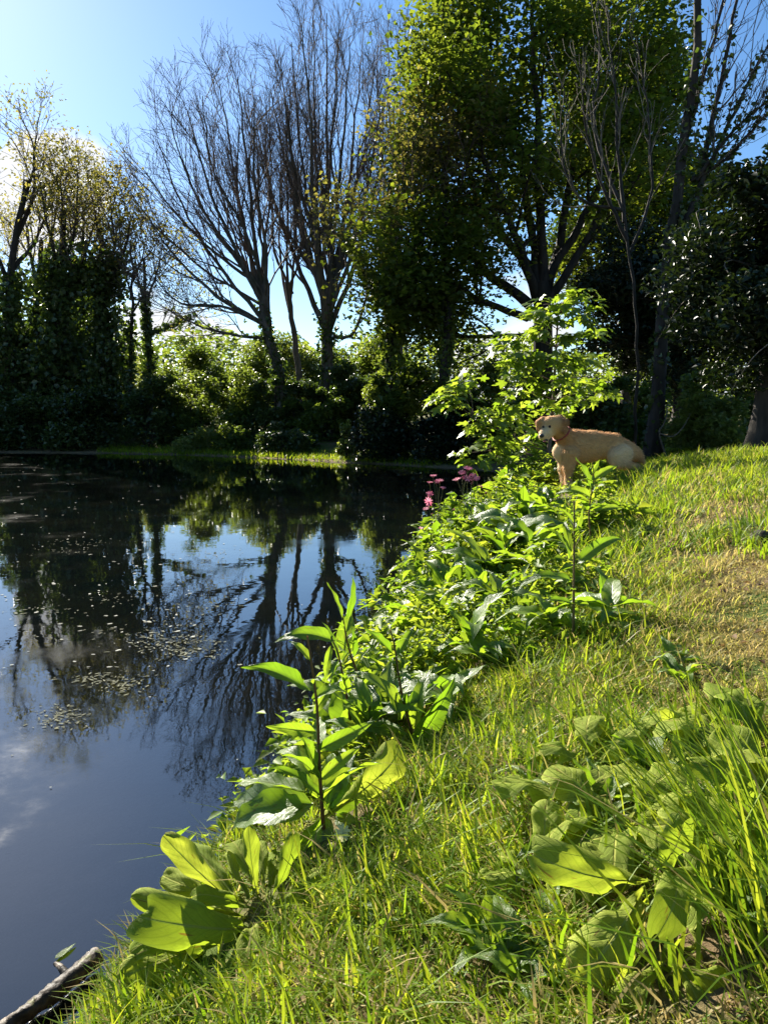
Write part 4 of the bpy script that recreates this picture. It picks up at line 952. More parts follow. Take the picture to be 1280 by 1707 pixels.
Vs, Fs, Ts, off = [], [], [], 0
for i, Mx in rest:
    V, F, _ = MAP[i % 5]; Vs.append(V @ Mx[:3, :3].T + Mx[:3, 3]); Fs.append(F + off); off += len(V); Ts.append(np.full(len(V), rg.random()))
o = mobj('foliage', npmesh('foliage', np.concatenate(Vs), [np.concatenate(Fs)], M['sapm'], smooth=False, attrs={'tint': np.concatenate(Ts)}), root); o['kind'] = 'stuff'

# ------------------------------------------------------------------ grass
def blades(P, Ln, az, lean, wd, tint, dry, rg):
    n = len(P); s = np.array([0, .34, .70, 1.0]); wr = np.array([.8, 1.0, .62, 0])
    dr = np.stack([np.cos(az), np.sin(az), 0 * az], -1); sd_ = np.stack([-np.sin(az + rg.normal(size=n) * .5), np.cos(az), 0 * az], -1); sd_ = nrm(sd_)
    pts = P[:, None] + (Ln[:, None] * (s - .35 * lean[:, None] * s ** 2))[..., None] * np.array([0, 0, 1.]) + (Ln[:, None] * lean[:, None] * s ** 1.7)[..., None] * dr[:, None]
    w = wd[:, None] * wr
    Lf = pts[:, :3] - sd_[:, None] * w[:, :3, None] * .5; Rt = pts[:, :3] + sd_[:, None] * w[:, :3, None] * .5
    V = np.concatenate([np.stack([Lf, Rt], 2).reshape(n, 6, 3), pts[:, 3:4]], 1).reshape(-1, 3)
    i = np.arange(n)[:, None] * 7
    Q = np.concatenate([i + np.array([[0, 1, 3, 2]]), i + np.array([[2, 3, 5, 4]])]); T = i + np.array([[4, 5, 6]])
    return V, [Q, T], np.repeat(tint, 7), np.repeat(dry, 7)
def path_mask(x, y):                    # the trodden dry path along the bank
    c_ = np.interp(y, [0, 1.2, 2.0, 2.6, 3.4, 4.5, 6], [.35, .42, .95, 1.35, 1.75, 2.1, 2.5])
    return np.exp(-((x - c_) / np.interp(y, [0, 1.6, 2.4, 3.5, 6], [.16, .20, .30, .42, .3])) ** 2) * np.interp(y, [0, 1.7, 2.3, 4.2, 5.2, 7], [.25, .4, 1, 1, .35, 0])
def turf(name, label, n, box, Lr, wr, seed, keep=None, dryk=.0, lean=(.2, .9), tintb=.45, clump=True):
    rg = np.random.default_rng(seed)
    x = rg.uniform(box[0], box[1], n); y = rg.uniform(box[2], box[3], n)
    d = sdist(x, y); pm = path_mask(x, y)
    k = d > .03
    if keep is not None: k &= keep(x, y, d, pm, rg)
    for qx, qy, qr in PLANTS: k &= ((x - qx) ** 2 + (y - qy) ** 2 > qr * qr * rg.uniform(.2, 1.1, n))
    x, y, d, pm = x[k], y[k], d[k], pm[k]; n = len(x)
    cl = .5 + .5 * np.sin(x * 9 + 3 * np.sin(y * 5)) * np.sin(y * 11 + 2 * np.sin(x * 6))
    Ln = rg.uniform(Lr[0], Lr[1], n) * (.5 + .9 * cl if clump else 1) * (1 - .6 * pm)
    dry = np.clip(np.where(rg.random(n) < dryk + .8 * pm, rg.uniform(.5, 1, n), 0), 0, 1)
    P = np.stack([x, y, height(x, y) - .004], -1)
    return P, Ln, rg.random(n) * 6.283, rg.uniform(lean[0], lean[1], n), rg.uniform(wr[0], wr[1], n), np.clip(tintb + .3 * (cl - .5) + .22 * rg.normal(size=n), 0, 1), dry, rg
def emit(name, label, parts):
    Vs, Qs, Ts, A, B, off = [], [], [], [], [], 0
    for p in parts:
        V, (Q, T), a, b = blades(*p); Vs.append(V); Qs.append(Q + off); Ts.append(T + off); A.append(a); B.append(b); off += len(V)
    o = mobj(name, npmesh(name, np.concatenate(Vs), [np.concatenate(Qs), np.concatenate(Ts)], M['grass'], smooth=False, attrs={'tint': np.concatenate(A), 'dry': np.concatenate(B)}))
    tag(o, label, 'grass', kind='stuff')
inview = lambda x, y: (np.abs(x) < .72 * y + .65)
k_short = lambda x, y, d, pm, rg: inview(x, y) & (rg.random(len(x)) < np.where(y < 3.2, 1, .75))
k_long = lambda x, y, d, pm, rg: inview(x, y) & (rg.random(len(x)) > pm * .9) & (np.sin(x * 5 + 1) * np.sin(y * 4 + 2) + rg.normal(size=len(x)) * .4 > -.1)
emit('grass', 'short bright turf covering the bank', [
    turf('', '', 120000, (-.9, 2.7, .5, 3.4), (.028, .085), (.0028, .005), 1, k_short, .24, (.3, 1.5)),
    turf('', '', 46000, (-.2, 4.2, 3.2, 8.2), (.05, .15), (.005, .009), 2, k_short, .14, (.3, 1.4)),
    turf('', '', 26000, (.2, 3.2, .75, 5.4), (.03, .08), (.003, .005), 4, (lambda x, y, d, pm, rg: inview(x, y) & (rg.random(len(x)) < pm)), .45, (.7, 1.9)),
    turf('', '', 14000, (-.9, 1.9, .6, 3.2), (.06, .17), (.004, .0065), 3, k_long, .10, (.3, 1.4))])
# long glossy tufts at lower right and along the brink
def tufts(spots, seed):
    rg = np.random.default_rng(seed); Ps = []
    for (x, y), nb, rad, L0, L1, a0, w in spots:
        xx = x + rg.normal(size=nb) * rad; yy = y + rg.normal(size=nb) * rad
        n = nb; Ps.append((np.stack([xx, yy, np.maximum(height(xx, yy), 0) - .004], -1), rg.uniform(L0, L1, n), a0 + rg.normal(size=n) * .8, rg.uniform(.3, 1.25, n), rg.uniform(w * .7, w * 1.3, n), np.clip(.35 + .25 * rg.normal(size=n), 0, 1), (rg.random(n) < .05) * .8, rg))
    return Ps
sp_ = []
rg = np.random.default_rng(5)
for (a, b, nb, L0, L1, ang) in [(1270, 1640, 34, .22, .42, 2.5), (1300, 1560, 44, .22, .46, 2.5), (1250, 1500, 34, .2, .42, 2.5), (1300, 1450, 40, .2, .42, 2.5), (1200, 1420, 26, .18, .36, 2.4), (1110, 1380, 24, .12, .28, 2.3),
        (1020, 1420, 18, .1, .2, 2.2), (1150, 1270, 26, .12, .24, 2.3), (1060, 1240, 26, .10, .22, 2.1), (980, 1250, 34, .1, .22, 1.9), (1230, 1260, 34, .14, .28, 2.3), (900, 1300, 30, .08, .18, 1.9), (830, 1420, 26, .08, .18, 2.6),
        (760, 1480, 26, .07, .16, 2.8), (700, 1530, 22, .07, .15, 2.6), (870, 1510, 22, .08, .2, 2.6), (620, 1500, 24, .06, .15, 1.6), (560, 1540, 20, .06, .13, 1.6), (480, 1600, 20, .05, .12, 1.8), (330, 1665, 40, .05, .11, 2.6), (250, 1690, 50, .05, .12, 2.8),
        (200, 1705, 40, .05, .12, 2.9), (400, 1690, 24, .05, .1, 2.6), (960, 1600, 26, .08, .2, 2.6), (1050, 1660, 26, .08, .2, 2.6), (700, 1330, 26, .06, .16, 1.6), (760, 1300, 26, .06, .16, 1.6), (660, 1420, 30, .06, .18, 1.6), (820, 1220, 30, .06, .16, 1.7)]:
    g_ = ground(a, b); sp_.append(((g_[0], g_[1]), nb, .05, L0, L1, ang, .0058))
for j in range(150):
    g_ = ground(rg.uniform(900, 1290), rg.uniform(765, 930)); sp_.append(((g_[0], g_[1]), 22, .06, .06, .15, rg.uniform(0, 6.28), .008))
for q_ in range(26):
    xq = (rg.uniform(1000, 1110) - 640) / FPX * 6.35; sp_.append(((xq, 6.3 + rg.normal() * .12), 14, .04, .10, .2, rg.uniform(0, 6.28), .008))
emit('tall_grass', 'long glossy grass tufts rising through the turf', tufts(sp_, 6))
# mossy strip and lawn
rg = np.random.default_rng(8); n = 26000
x = rg.uniform(-9.5, 3, n); y = rg.uniform(18.2, 26, n); d = sdist(x, y); k = (d > .0) & (d < 1.5); x, y = x[k], y[k]; n = len(x)
emit('shore_grass', 'bright mossy grass strip along the far waterline', [(np.stack([x, y, height(x, y) - .005], -1), rg.uniform(.05, .22, n), rg.random(n) * 6.28, rg.uniform(.2, .9, n), rg.uniform(.012, .024, n), np.clip(.5 + .3 * rg.normal(size=n), 0, 1), 0 * x, rg)])
n = 30000; x = rg.uniform(3.0, 9.5, n); y = rg.uniform(7.2, 16, n); d = sdist(x, y); k = d > .1; x, y = x[k], y[k]; n = len(x)
emit('lawn_grass', 'mown lawn behind the crest of the bank at right', [(np.stack([x, y, height(x, y) - .005], -1), rg.uniform(.03, .07, n), rg.random(n) * 6.28, rg.uniform(.2, .8, n), rg.uniform(.010, .02, n), np.clip(.6 + .2 * rg.normal(size=n), 0, 1), 0 * x, rg)])

# ------------------------------------------------------------------ herb layer on the brink
rg = np.random.default_rng(9)
pts = []; tin = []; sz = []
n_pl = 0
PX = np.array(PLANTS)
while n_pl < 2500:
    y = rg.uniform(2.0, 8.6); x = rg.uniform(-.6, 2.6); d = float(sdist(np.array([x]), np.array([y]))[0])
    wmax = float(np.interp(y, [2, 2.6, 3.2, 4.5, 6, 8.6], [.46, .95, 1.2, 1.4, 1.5, 1.5])) * (.8 + .3 * math.sin(y * 3.1) * math.sin(y * 7 + 1))
    if d < .02 or d > wmax or rg.random() < .2: continue
    if ((PX[:, 0] - x) ** 2 + (PX[:, 1] - y) ** 2 < PX[:, 2] ** 2 * .8).any() and rg.random() < .8: continue
    patch = .5 + .5 * math.sin(x * 7 + 2 * math.sin(y * 4)) * math.sin(y * 6 + 1)
    tall = rg.random() < .14
    hgt = rg.uniform(.05, .17) * (.6 + .9 * patch) * (1.2 - .6 * d / wmax) * float(np.interp(y, [2, 3, 8], [.7, 1, 1.3])) * (1.9 if tall else 1); z = h1(x, y)
    k = int(12 + 75 * hgt); t_ = rg.random(k); kind = rg.random()
    rad = .05 if not tall else .028
    q = np.stack([x + rg.normal(size=k) * rad, y + rg.normal(size=k) * rad, z + .012 + t_ ** .7 * hgt], -1)
    base_s = rg.uniform(.018, .036) if kind < .45 else rg.uniform(.04, .085)
    pts.append(q); tin.append(np.clip(.15 + .6 * patch * rg.random() + .25 * (kind < .3) + .16 * rg.normal(size=k), 0, 1)); sz.append(base_s * rg.uniform(.6, 1.3, k) * float(np.interp(y, [2, 4, 8], [.8, 1.0, 1.25])))
    n_pl += 1
cen = np.concatenate(pts); V, F, tt = cards(cen, np.concatenate(sz), rg, flat=.5, droop=.1, aspect=.5, tint=np.concatenate(tin))
tag(mobj('undergrowth', npmesh('undergrowth', V, [F], M['cover'], smooth=False, attrs={'tint': tt})), 'dense low nettles and cleavers along the brink of the bank', 'undergrowth', kind='stuff')

# ------------------------------------------------------------------ the dog
def on_water(px_, py_, z=0.0):
    d = ray(px_, py_); t = (z - CAM_H) / d[2]; return np.array([0, 0, CAM_H]) + d * t
YD = 6.75; ff = at(946, 818, YD); ff[2] = h1(ff[0], ff[1])
def D(a, b, dy=0.0): return at(a, b, YD + dy)
S = YD / FPX                                          # metres per picture pixel at the dog
tan, red, pale, dk = (.52, .275, .10), (.44, .19, .058), (.70, .47, .24), (.24, .09, .028)
def hind(a, b, dy):
    p = D(a, b, dy); p[2] = h1(p[0], p[1]) + .02; return p
hn, hf = hind(1052, 800, -.10), hind(1064, 800, .10)
prims = [  # a, b, radius a, radius b, colour, squash in depth
 (D(956, 747), D(984, 744), 27.5, 25, tan, .80), (D(984, 744), D(1020, 744), 24.5, 18.5, tan, .82), (D(1020, 745), D(1046, 754), 20.5, 17, tan, .95), (D(1042, 747), D(1062, 762), 12, 8.5, red, 1.0),
 (D(958, 728), D(1024, 734), 11.5, 11, red, 1.2),
 (D(950, 740, -.02), D(936, 723, -.06), 18.5, 14, red, .95), (D(936, 725, -.05), D(925, 711, -.09), 13.5, 12, red, .95), (D(936, 753, -.03), D(943, 768, -.02), 15.5, 13, pale, .9),
 (D(923, 708, -.09), D(917, 708, -.12), 14.5, 14, tan, 1.0), (D(915, 713, -.13), D(906, 723, -.20), 10.5, 7.0, pale, 1.0), (D(906, 723, -.20), D(903.5, 727.5, -.225), 7.0, 5.5, pale, 1.0),
 (D(917, 721, -.12), D(908, 732, -.19), 7, 4.2, pale, 1.0), (D(916, 705, -.15), D(909, 706.5, -.155), 6.5, 6.0, tan, 1.0),
 (D(933, 697, -.085), D(940, 705, -.125), 5.5, 6.6, dk, .9), (D(940, 705, -.125), D(938, 719, -.15), 6.6, 3.2, dk, .7),
 (D(904, 699, -.11), D(898, 705, -.14), 4.8, 5.0, red, 1.0), (D(898, 705, -.14), D(896, 716, -.155), 5.0, 2.6, red, .8),
 (D(950, 757, -.10), D(947, 779, -.11), 15, 8.5, tan, 1.0), (D(947, 779, -.11), D(946.5, 800, -.10), 7.8, 5.4, tan, 1.0), (D(946.5, 800, -.10), D(946, 812, -.11), 5.2, 5.0, pale, 1.0), (D(946, 814, -.11), D(940, 816.5, -.14), 5.4, 4.6, pale, 1.0),
 (D(944, 760, .07), D(938, 780, .07), 13, 8, pale, 1.0), (D(938, 780, .07), D(940, 803, .07), 7, 5, pale, 1.0), (D(940, 803, .07), D(936, 812, .05), 5.2, 4.8, pale, 1.0),
 (D(1037, 757, -.085), D(1027, 765, -.10), 16, 14, pale, .8), (D(1028, 760, -.11), D(1034, 772, -.12), 14, 9, pale, .9), (D(1036, 772, -.11), D(1060, 781, -.10), 9, 6.5, tan, 1.0), (D(1060, 781, -.10), hn, 6.0, 5.0, tan, 1.0), (hn, hn + np.array([-.06, -.02, -.003]), 5.2, 4.6, tan, 1.0),
 (D(1042, 752, .08), D(1038, 766, .10), 15, 11, tan, .9), (D(1038, 768, .11), D(1066, 782, .10), 9, 6, tan, 1.0), (D(1066, 782, .10), hf, 6, 5, tan, 1.0),
 (D(1062, 752, .0), D(1070, 770, .01), 6.0, 4.5, tan, 1.0)]
lo = np.min([np.minimum(a, b) for a, b, *_ in prims], 0) - .14; hi = np.max([np.maximum(a, b) for a, b, *_ in prims], 0) + .14
vx = .0085
ax_ = [np.arange(lo[i], hi[i], vx) for i in range(3)]
G = np.stack(np.meshgrid(*ax_, indexing='ij'), -1).astype(np.float32)
def pdist(p, a, b, ra, rb, col, sq):
    w = np.array([1, 1 / sq, 1]); ab = (b - a) * w; L2 = max((ab ** 2).sum(), 1e-9)
    q = (p - a) * w; t = np.clip((q @ ab) / L2, 0, 1)
    return np.sqrt(((q - t[..., None] * ab) ** 2).sum(-1)) - (ra + (rb - ra) * t) * S
KB = 120.0
acc = np.zeros(G.shape[:3])
for pr in prims: acc += np.exp(-KB * np.clip(pdist(G, *pr), -.2, .3))
SD = -np.log(acc + 1e-12) / KB
def surface_nets(F, origin, h):
    ins = F < 0; n = F.shape
    cor = [(i, j, k) for i in (0, 1) for j in (0, 1) for k in (0, 1)]
    sl = lambda c: tuple(slice(c[a], n[a] - 1 + c[a]) for a in range(3))
    cnt = sum(ins[sl(c)].astype(int) for c in cor); act = (cnt > 0) & (cnt < 8)
    cells = np.argwhere(act); idx = -np.ones(act.shape, int); idx[act] = np.arange(len(cells))
    pos = np.zeros((len(cells), 3)); wsum = np.zeros(len(cells))
    for c in cor:
        for a in range(3):
            if c[a] == 0:
                d_ = list(c); d_[a] = 1
                f0 = F[cells[:, 0] + c[0], cells[:, 1] + c[1], cells[:, 2] + c[2]]; f1 = F[cells[:, 0] + d_[0], cells[:, 1] + d_[1], cells[:, 2] + d_[2]]
                m_ = (f0 < 0) != (f1 < 0); t = np.where(m_, f0 / np.where(f0 == f1, 1, f0 - f1), 0)
                p = np.array(c, float)[None].repeat(len(cells), 0); p[:, a] += t; pos[m_] += p[m_]; wsum += m_
    pos = (cells + pos / wsum[:, None]) * h + origin
    Fc = []
    for a in range(3):
        b, c = (a + 1) % 3, (a + 2) % 3
        s0 = [slice(0, n[i] - 1) for i in range(3)]; s1 = list(s0); s1[a] = slice(1, n[a])
        for ax in (b, c): s0[ax] = slice(1, n[ax] - 1); s1[ax] = slice(1, n[ax] - 1)
        i0, i1 = ins[tuple(s0)], ins[tuple(s1)]
        for sgn in (0, 1):
            e = np.argwhere((i0 & ~i1) if sgn == 0 else (~i0 & i1)); e[:, b] += 1; e[:, c] += 1
            def g_(db, dc):
                q = e.copy(); q[:, b] += db; q[:, c] += dc; return idx[q[:, 0], q[:, 1], q[:, 2]]
            q = np.stack([g_(-1, -1), g_(0, -1), g_(0, 0), g_(-1, 0)], -1)
            Fc.append(q if sgn == 0 else q[:, ::-1])
    return pos, np.concatenate(Fc)
V, F = surface_nets(SD, lo, vx)
wt_ = np.stack([np.exp(-90 * pdist(V, *pr)) for pr in prims], -1); wt_ /= wt_.sum(-1, keepdims=True)
colr = wt_ @ np.array([pr[4] for pr in prims])
m, t = newmat('dog_coat'); Lk = t.links.new
a = N(t, 'ShaderNodeAttribute', attribute_name='coat'); g = N(t, 'ShaderNodeNewGeometry')
mpn = N(t, 'ShaderNodeMapping'); mpn.inputs['Scale'].default_value = (40, 90, 130); Lk(g.outputs['Position'], mpn.inputs[0])
nn = N(t, 'ShaderNodeTexNoise'); nn.inputs['Scale'].default_value = 1.6; nn.inputs['Detail'].default_value = 5; Lk(mpn.outputs[0], nn.inputs['Vector'])
bsd = N(t, 'ShaderNodeBsdfPrincipled'); bsd.inputs['Roughness'].default_value = .75; bsd.inputs['Specular IOR Level'].default_value = .2
bsd.inputs['Sheen Weight'].default_value = .08; bsd.inputs['Sheen Tint'].default_value = (1, .8, .55, 1)
Lk(mixc(t, rampf(t, nn.outputs['Fac'], .3, .7, 0, .25), a.outputs['Color'], (.60, .36, .15)), bsd.inputs['Base Color'])
bp = N(t, 'ShaderNodeBump'); bp.inputs['Strength'].default_value = .5; bp.inputs['Distance'].default_value = .006; Lk(nn.outputs['Fac'], bp.inputs['Height']); Lk(bp.outputs[0], bsd.inputs['Normal'])
o = N(t, 'ShaderNodeOutputMaterial'); Lk(bsd.outputs[0], o.inputs[0])
def plain(name, col, rough=.5, spec=.4):
    m, t = newmat(name); b = N(t, 'ShaderNodeBsdfPrincipled'); n = N(t, 'ShaderNodeTexNoise'); n.inputs['Scale'].default_value = 60
    t.links.new(mixc(t, rampf(t, n.outputs['Fac'], .3, .7), tuple(c * .75 for c in col), tuple(min(1, c * 1.2) for c in col)), b.inputs['Base Color'])
    b.inputs['Roughness'].default_value = rough; b.inputs['Specular IOR Level'].default_value = spec
    o = N(t, 'ShaderNodeOutputMaterial'); t.links.new(b.outputs[0], o.inputs[0]); return m
coat = m
droot = empty('dog', ff, 'golden tan dog standing on the bank beside the sapling, head turned to us', 'dog')
mobj('body', npmesh('body', V - ff, [F], coat, attrs={'coat': colr}), droot)
rgf = np.random.default_rng(66)
fme = droot.children[0].data; nv_ = len(fme.vertices); nr_ = np.zeros(nv_ * 3, np.float32); fme.vertices.foreach_get('normal', nr_); nr_ = nr_.reshape(-1, 3)
pick = rgf.integers(0, nv_, 16000); p_ = V[pick] + rgf.normal(size=(16000, 3)) * .003; n_f = nr_[pick]
flow = np.array([.8, .12, -.55]) + rgf.normal(size=(16000, 3)) * .28; flow -= (flow * n_f).sum(-1, keepdims=True) * n_f
hd_ = p_[:, 0] < D(930, 700)[0]
ln_ = np.where(hd_, .008, .020) * rgf.uniform(.6, 1.3, 16000); tipf = p_ + (nrm(flow) * .9 + n_f * .46) * ln_[:, None]
sidef = nrm(np.cross(flow, n_f)) * .0022
Vf = np.stack([p_ - sidef - n_f * .001, p_ + sidef - n_f * .001, tipf], 1).reshape(-1, 3)
cf = np.repeat(colr[pick] * rgf.uniform(.75, 1.35, (16000, 1)), 3, 0)
ofur = mobj('fur', npmesh('fur', Vf - ff, [np.arange(48000).reshape(-1, 3)], coat, smooth=False, attrs={'coat': cf}), droot); ofur['kind'] = 'stuff'
def ball(name, c_, r, mat, parent, loc, sc=(1, 1, 1)):
    u = np.linspace(0, np.pi, 9); v = np.linspace(0, 2 * np.pi, 12, endpoint=False)
    P = np.stack([np.sin(u)[:, None] * np.cos(v), np.sin(u)[:, None] * np.sin(v), np.cos(u)[:, None] + 0 * v], -1) * r * np.array(sc)
    I_ = np.arange(9 * 12).reshape(9, 12); Fq = np.stack([I_[:-1], np.roll(I_, -1, 1)[:-1], np.roll(I_, -1, 1)[1:], I_[1:]], -1).reshape(-1, 4)
    return mobj(name, npmesh(name, P.reshape(-1, 3) + np.asarray(c_) - np.asarray(loc), [Fq], mat), parent)
black = plain('dog_nose_black', (.012, .010, .010), .3, .6); dark_eye = plain('dog_eye_brown', (.012, .007, .005), .45, .3); tongue = plain('dog_tongue_pink', (.45, .12, .13), .4, .5)
ball('nose', D(902.5, 726.5, -.258), 3.6 * S, black, droot, ff, (1.15, .8, .85))
ball('eye', D(916, 711, -.205), 2.1 * S, dark_eye, droot, ff); ball('eye', D(905, 711.5, -.212), 2.0 * S, dark_eye, droot, ff)
ball('mouth', D(908.5, 733.5, -.215), 4.0 * S, black, droot, ff, (1.2, .8, .45))
ball('tongue', D(907.5, 735.5, -.222), 2.6 * S, tongue, droot, ff, (.9, .8, .6))
# collar
cc = D(934, 724, -.055); axn = nrm(D(925, 712, -.09) - D(944, 735, -.03)); e1 = nrm(np.cross(axn, [0, 1, 0])); e2 = np.cross(axn, e1)
ang_ = np.linspace(0, 6.2832, 29); ring = []
for a_ in ang_:
    dirv = e1 * math.cos(a_) + e2 * math.sin(a_); rr = np.linspace(.03, .18, 60); pts_ = cc + rr[:, None] * dirv
    sdv = -np.log(sum(np.exp(-KB * np.clip(pdist(pts_, *pr), -.2, .3)) for pr in prims) + 1e-12) / KB
    k_ = int(np.argmax(sdv > .002)) or 59; ring.append(cc + rr[k_] * dirv)
ring = np.array(ring)
tbc = Tubes(); tbc.add(ring[None], np.full((1, 29), .0085), 6)
mobj('collar', tbc.mesh('collar', plain('red_collar', (.30, .045, .03), .6), ff), droot)

# ------------------------------------------------------------------ log lying in the shallows
rg = np.random.default_rng(44)
p0, p1 = on_water(-60, 1762, .01), on_water(166, 1592, .035)
n_, k_ = 46, 16
P = resample([p0, p0 * .5 + p1 * .5 + np.array([.012, -.008, .005]), p1], n_); tdir = nrm(p1 - p0); sde = nrm(np.cross(tdir, [0, 0, 1])); upv = np.cross(sde, tdir)
a_ = np.arange(k_) / k_ * 6.2832; s_ = np.linspace(0, 1, n_)
rad = (.015 + .008 * s_)[:, None] * (1 + .10 * np.sin(s_ * 13)[:, None] * np.sin(a_ * 2 + s_[:, None] * 5) + .05 * np.sin(s_[:, None] * 29 + a_ * 3) + .07 * rg.normal(size=(n_, k_)))
rad[-1] *= .8; rad[-2] *= .96
V = P[:, None] + rad[..., None] * (np.cos(a_)[:, None] * sde + np.sin(a_)[:, None] * upv)
I_ = np.arange(n_ * k_).reshape(n_, k_); Fq = np.stack([I_[:-1], np.roll(I_, -1, 1)[:-1], np.roll(I_, -1, 1)[1:], I_[1:]], -1).reshape(-1, 4)
m, t = newmat('wet_log_bark'); Lk = t.links.new
tcd = N(t, 'ShaderNodeTexCoord'); nn = N(t, 'ShaderNodeTexNoise'); nn.inputs['Scale'].default_value = 34; nn.inputs['Detail'].default_value = 6; Lk(tcd.outputs['Object'], nn.inputs['Vector'])
n2 = N(t, 'ShaderNodeTexNoise'); n2.inputs['Scale'].default_value = 11; n2.inputs['Detail'].default_value = 4; Lk(tcd.outputs['Object'], n2.inputs['Vector'])
cl_ = mixc(t, rampf(t, nn.outputs['Fac'], .38, .62), (.012, .009, .006), (.055, .04, .026)); cl_ = mixc(t, rampf(t, n2.outputs['Fac'], .58, .64), cl_, (.16, .13, .10)); cl_ = mixc(t, rampf(t, nn.outputs['Fac'], .6, .68), cl_, (.10, .10, .025))
b = N(t, 'ShaderNodeBsdfPrincipled'); b.inputs['Roughness'].default_value = .55; b.inputs['Specular IOR Level'].default_value = .18; Lk(cl_, b.inputs['Base Color'])
bp = N(t, 'ShaderNodeBump'); bp.inputs['Strength'].default_value = .9; bp.inputs['Distance'].default_value = .008; Lk(nn.outputs['Fac'], bp.inputs['Height']); Lk(bp.outputs[0], b.inputs['Normal'])
o = N(t, 'ShaderNodeOutputMaterial'); Lk(b.outputs[0], o.inputs[0]); logmat = m
lroot = empty('fallen_log', p0, 'wet mottled log lying in the shallow water at bottom left', 'log')
mobj('bark', npmesh('bark', V.reshape(-1, 3) - p0, [Fq], logmat), lroot)
endv = V[-1]; ec = endv.mean(0) + tdir * .004
mobj('broken_end', npmesh('broken_end', np.vstack([endv, ec]) - p0, [np.array([[i, (i + 1) % k_, k_] for i in range(k_)])], plain('rotten_wood', (.06, .04, .025), .8), smooth=False), lroot)
for q, (dx, l) in enumerate([(.72, .01)]):
    c_ = P[int(dx * n_)]; tb = Tubes(); e_ = c_ - sde * .055 * (1 if q % 2 else .7) + np.array([-.02, .02, .004 + l * .3])
    tb.add(resample([c_, (c_ + e_) / 2 + np.array([0, 0, .008]), e_], 6)[None], np.linspace(.013, .005, 6)[None], 6); mobj('branch_stub', tb.mesh('branch_stub', logmat, p0), lroot)

# ------------------------------------------------------------------ things floating on the pond
flt = leaf_mesh('floating_leaf', 1, .26, p_lance, M['dock'], nu=3, nv=9, curl=.0, fold=.05, wave=.02, seed=77)
LM['float'] = [flt]
c_ = on_water(92, 1598, .006); fr_ = empty('floating_leaf', c_, 'single green leaf floating on the water beside the log', 'leaf')
place_leaf(fr_, 'float', c_, on_water(127, 1572, .006), 1.0, 0, 0)
def flakes(name, label, pos, size, mat, rg, elong=1.6):
    n = len(pos); a = rg.random(n) * 6.283; k = 6; th = np.arange(k) / k * 6.2832
    r = size[:, None] * rg.uniform(.6, 1.2, (n, k))
    x = np.cos(th) * r * elong; y = np.sin(th) * r; ca, sa = np.cos(a)[:, None], np.sin(a)[:, None]
    V = np.stack([pos[:, 0:1] + x * ca - y * sa, pos[:, 1:2] + x * sa + y * ca, np.full((n, k), .003) + rg.random((n, 1)) * .003], -1)
    F = np.arange(n * k).reshape(n, k)
    tag(mobj(name, npmesh(name, V.reshape(-1, 3), [F], mat, smooth=False, attrs={'tint': np.repeat(rg.random(n), k)})), label, 'water debris', kind='stuff')
M['fleck'] = leaf_mat('floating_petals', (.12, .12, .09), (.42, .42, .36), (.1, .1, .05), (.2, .2, .12), .1, .9, .1)
M['scum'] = leaf_mat('floating_algae', (.05, .055, .03), (.17, .17, .11), (.05, .06, .015), (.1, .1, .04), .1, .9, .1)
rg = np.random.default_rng(55)
pos = []; sz_ = []
for i in range(230):
    q = on_water(rg.uniform(-40, 330) if rg.random() < .8 else rg.uniform(-40, 700), rg.uniform(770, 1120)); pos.append(q); sz_.append(rg.uniform(.003, .010) * (1 + q[1] / 14))
for i in range(12):
    q = on_water(rg.uniform(-20, 420), rg.uniform(1120, 1640)); pos.append(q); sz_.append(rg.uniform(.0015, .005))
pos, sz_ = np.array(pos), np.array(sz_); k = sdist(pos[:, 0], pos[:, 1]) < -.05
flakes('floating_petals', 'scattered white petals and bud scales floating on the pond', pos[k], sz_[k], M['fleck'], rg)
pos = []; sz_ = []
for (a_, b_, ra, rb, n) in [(310, 1085, 40, 10, 160), (175, 1132, 34, 8, 110), (100, 1196, 26, 10, 160), (205, 1145, 22, 9, 90), (290, 1070, 50, 8, 120), (370, 925, 50, 8, 80), (330, 1010, 40, 8, 60), (150, 905, 40, 4, 60), (100, 920, 30, 3, 40), (240, 1060, 60, 12, 110), (430, 880, 40, 4, 30), (60, 1020, 40, 6, 50), (200, 1000, 50, 8, 60)]:
    for i in range(int(n * .8)):
        q = on_water(a_ + rg.normal() * ra * .85, b_ + rg.normal() * rb * .9); pos.append(q); sz_.append(rg.uniform(.0015, .007) * min(1, .3 + q[1] / 6))
pos, sz_ = np.array(pos), np.array(sz_); k = sdist(pos[:, 0], pos[:, 1]) < -.05
flakes('floating_algae', 'pale patches of algae drifting on the near half of the pond', pos[k], sz_[k], M['scum'], rg, 2.8)

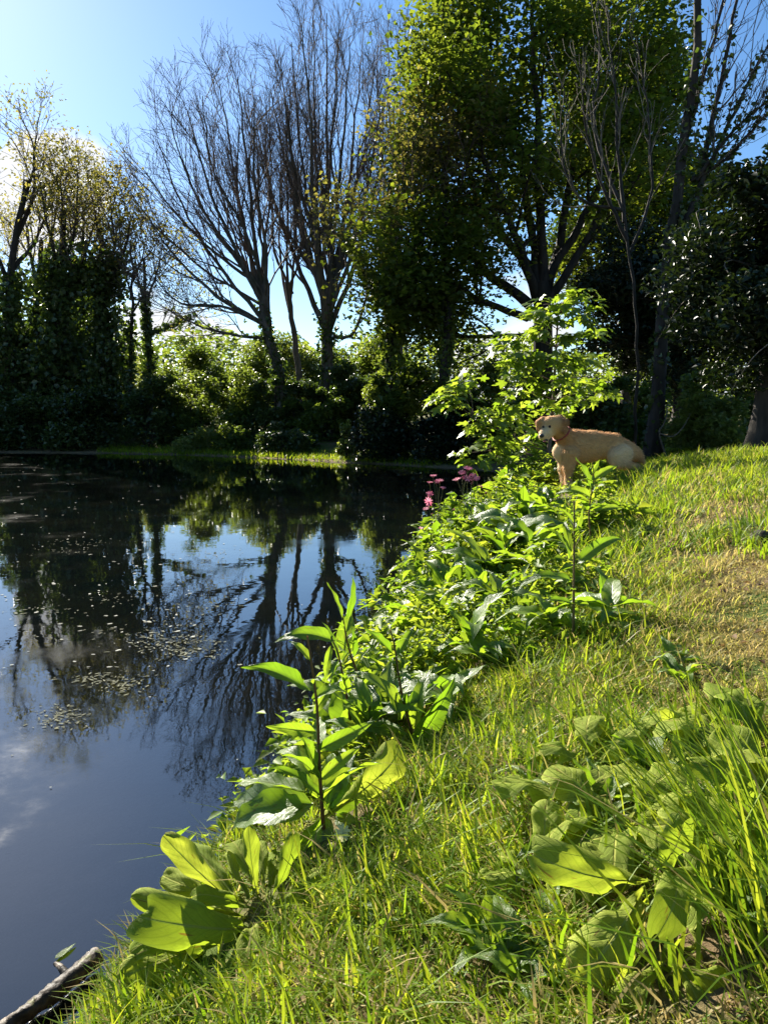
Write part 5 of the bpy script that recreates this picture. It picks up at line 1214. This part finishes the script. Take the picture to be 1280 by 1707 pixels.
# ------------------------------------------------------------------ small things on the bank
def lump(name, label, cat, c_, r, mat, seed, sc=(1, .8, .6), amp=.25, part='body'):
    rg = np.random.default_rng(seed); nu, nv = 12, 18; u = np.linspace(0, np.pi, nu); v = np.linspace(0, 2 * np.pi, nv, endpoint=False)
    D3 = np.stack([np.sin(u)[:, None] * np.cos(v), np.sin(u)[:, None] * np.sin(v), np.cos(u)[:, None] + 0 * v], -1)
    ph = rg.random(6) * 6; nz_ = sum(np.sin(D3 @ rg.normal(size=3) * (2 + 2 * i) + ph[i]) / (1 + i) for i in range(5)) * amp * .6
    P = D3 * (1 + nz_)[..., None] * r * np.array(sc); I_ = np.arange(nu * nv).reshape(nu, nv)
    Fq = np.stack([I_[:-1], np.roll(I_, -1, 1)[:-1], np.roll(I_, -1, 1)[1:], I_[1:]], -1).reshape(-1, 4)
    return tag(mobj(name, npmesh(name, P.reshape(-1, 3), [Fq], mat), None, c_), label, cat)
g_ = ground(1272, 905); lump('wood_chunk', 'small dark chunk of rotten wood at the right edge of the path', 'wood', g_ + np.array([.02, 0, .02]), .07, M['barkd'], 3, (1.2, .7, .6), .35)
c_ = at(1112, 738, 12.2); c_[2] = h1(c_[0], c_[1])
br_ = empty('dead_branch', c_, 'pale bare branch standing in front of the sunlit olive shrub', 'branch')
stem_part(br_, [c_, at(1098, 722, 12.15), at(1107, 705, 12.1), at(1113, 678, 12.1)], .018, .008, 'pale_twig', 'branch')
stem_part(br_, [at(1098, 722, 12.15), at(1120, 728, 12.1), at(1138, 712, 12.1), at(1150, 690, 12.1)], .012, .005, 'pale_twig', 'branch')

# ------------------------------------------------------------------ litter on the path
rg = np.random.default_rng(71); n = 900
x = rg.uniform(.2, 3.0, n); y = rg.uniform(.8, 5.5, n); k = (rg.random(n) < path_mask(x, y) + .12) & (sdist(x, y) > .3); x, y = x[k], y[k]
V, F, tt = cards(np.stack([x, y, height(x, y) + .012], -1), .028, rg, flat=1.5, cup=.25)
M['litter'] = leaf_mat('dead_leaf', (.07, .04, .02), (.24, .15, .07), (.12, .07, .02), (.3, .18, .06), .25, .7, .2)
tag(mobj('leaf_litter', npmesh('leaf_litter', V, [F], M['litter'], smooth=False, attrs={'tint': tt})), 'small brown dead leaves strewn on the trodden path', 'litter', kind='stuff')
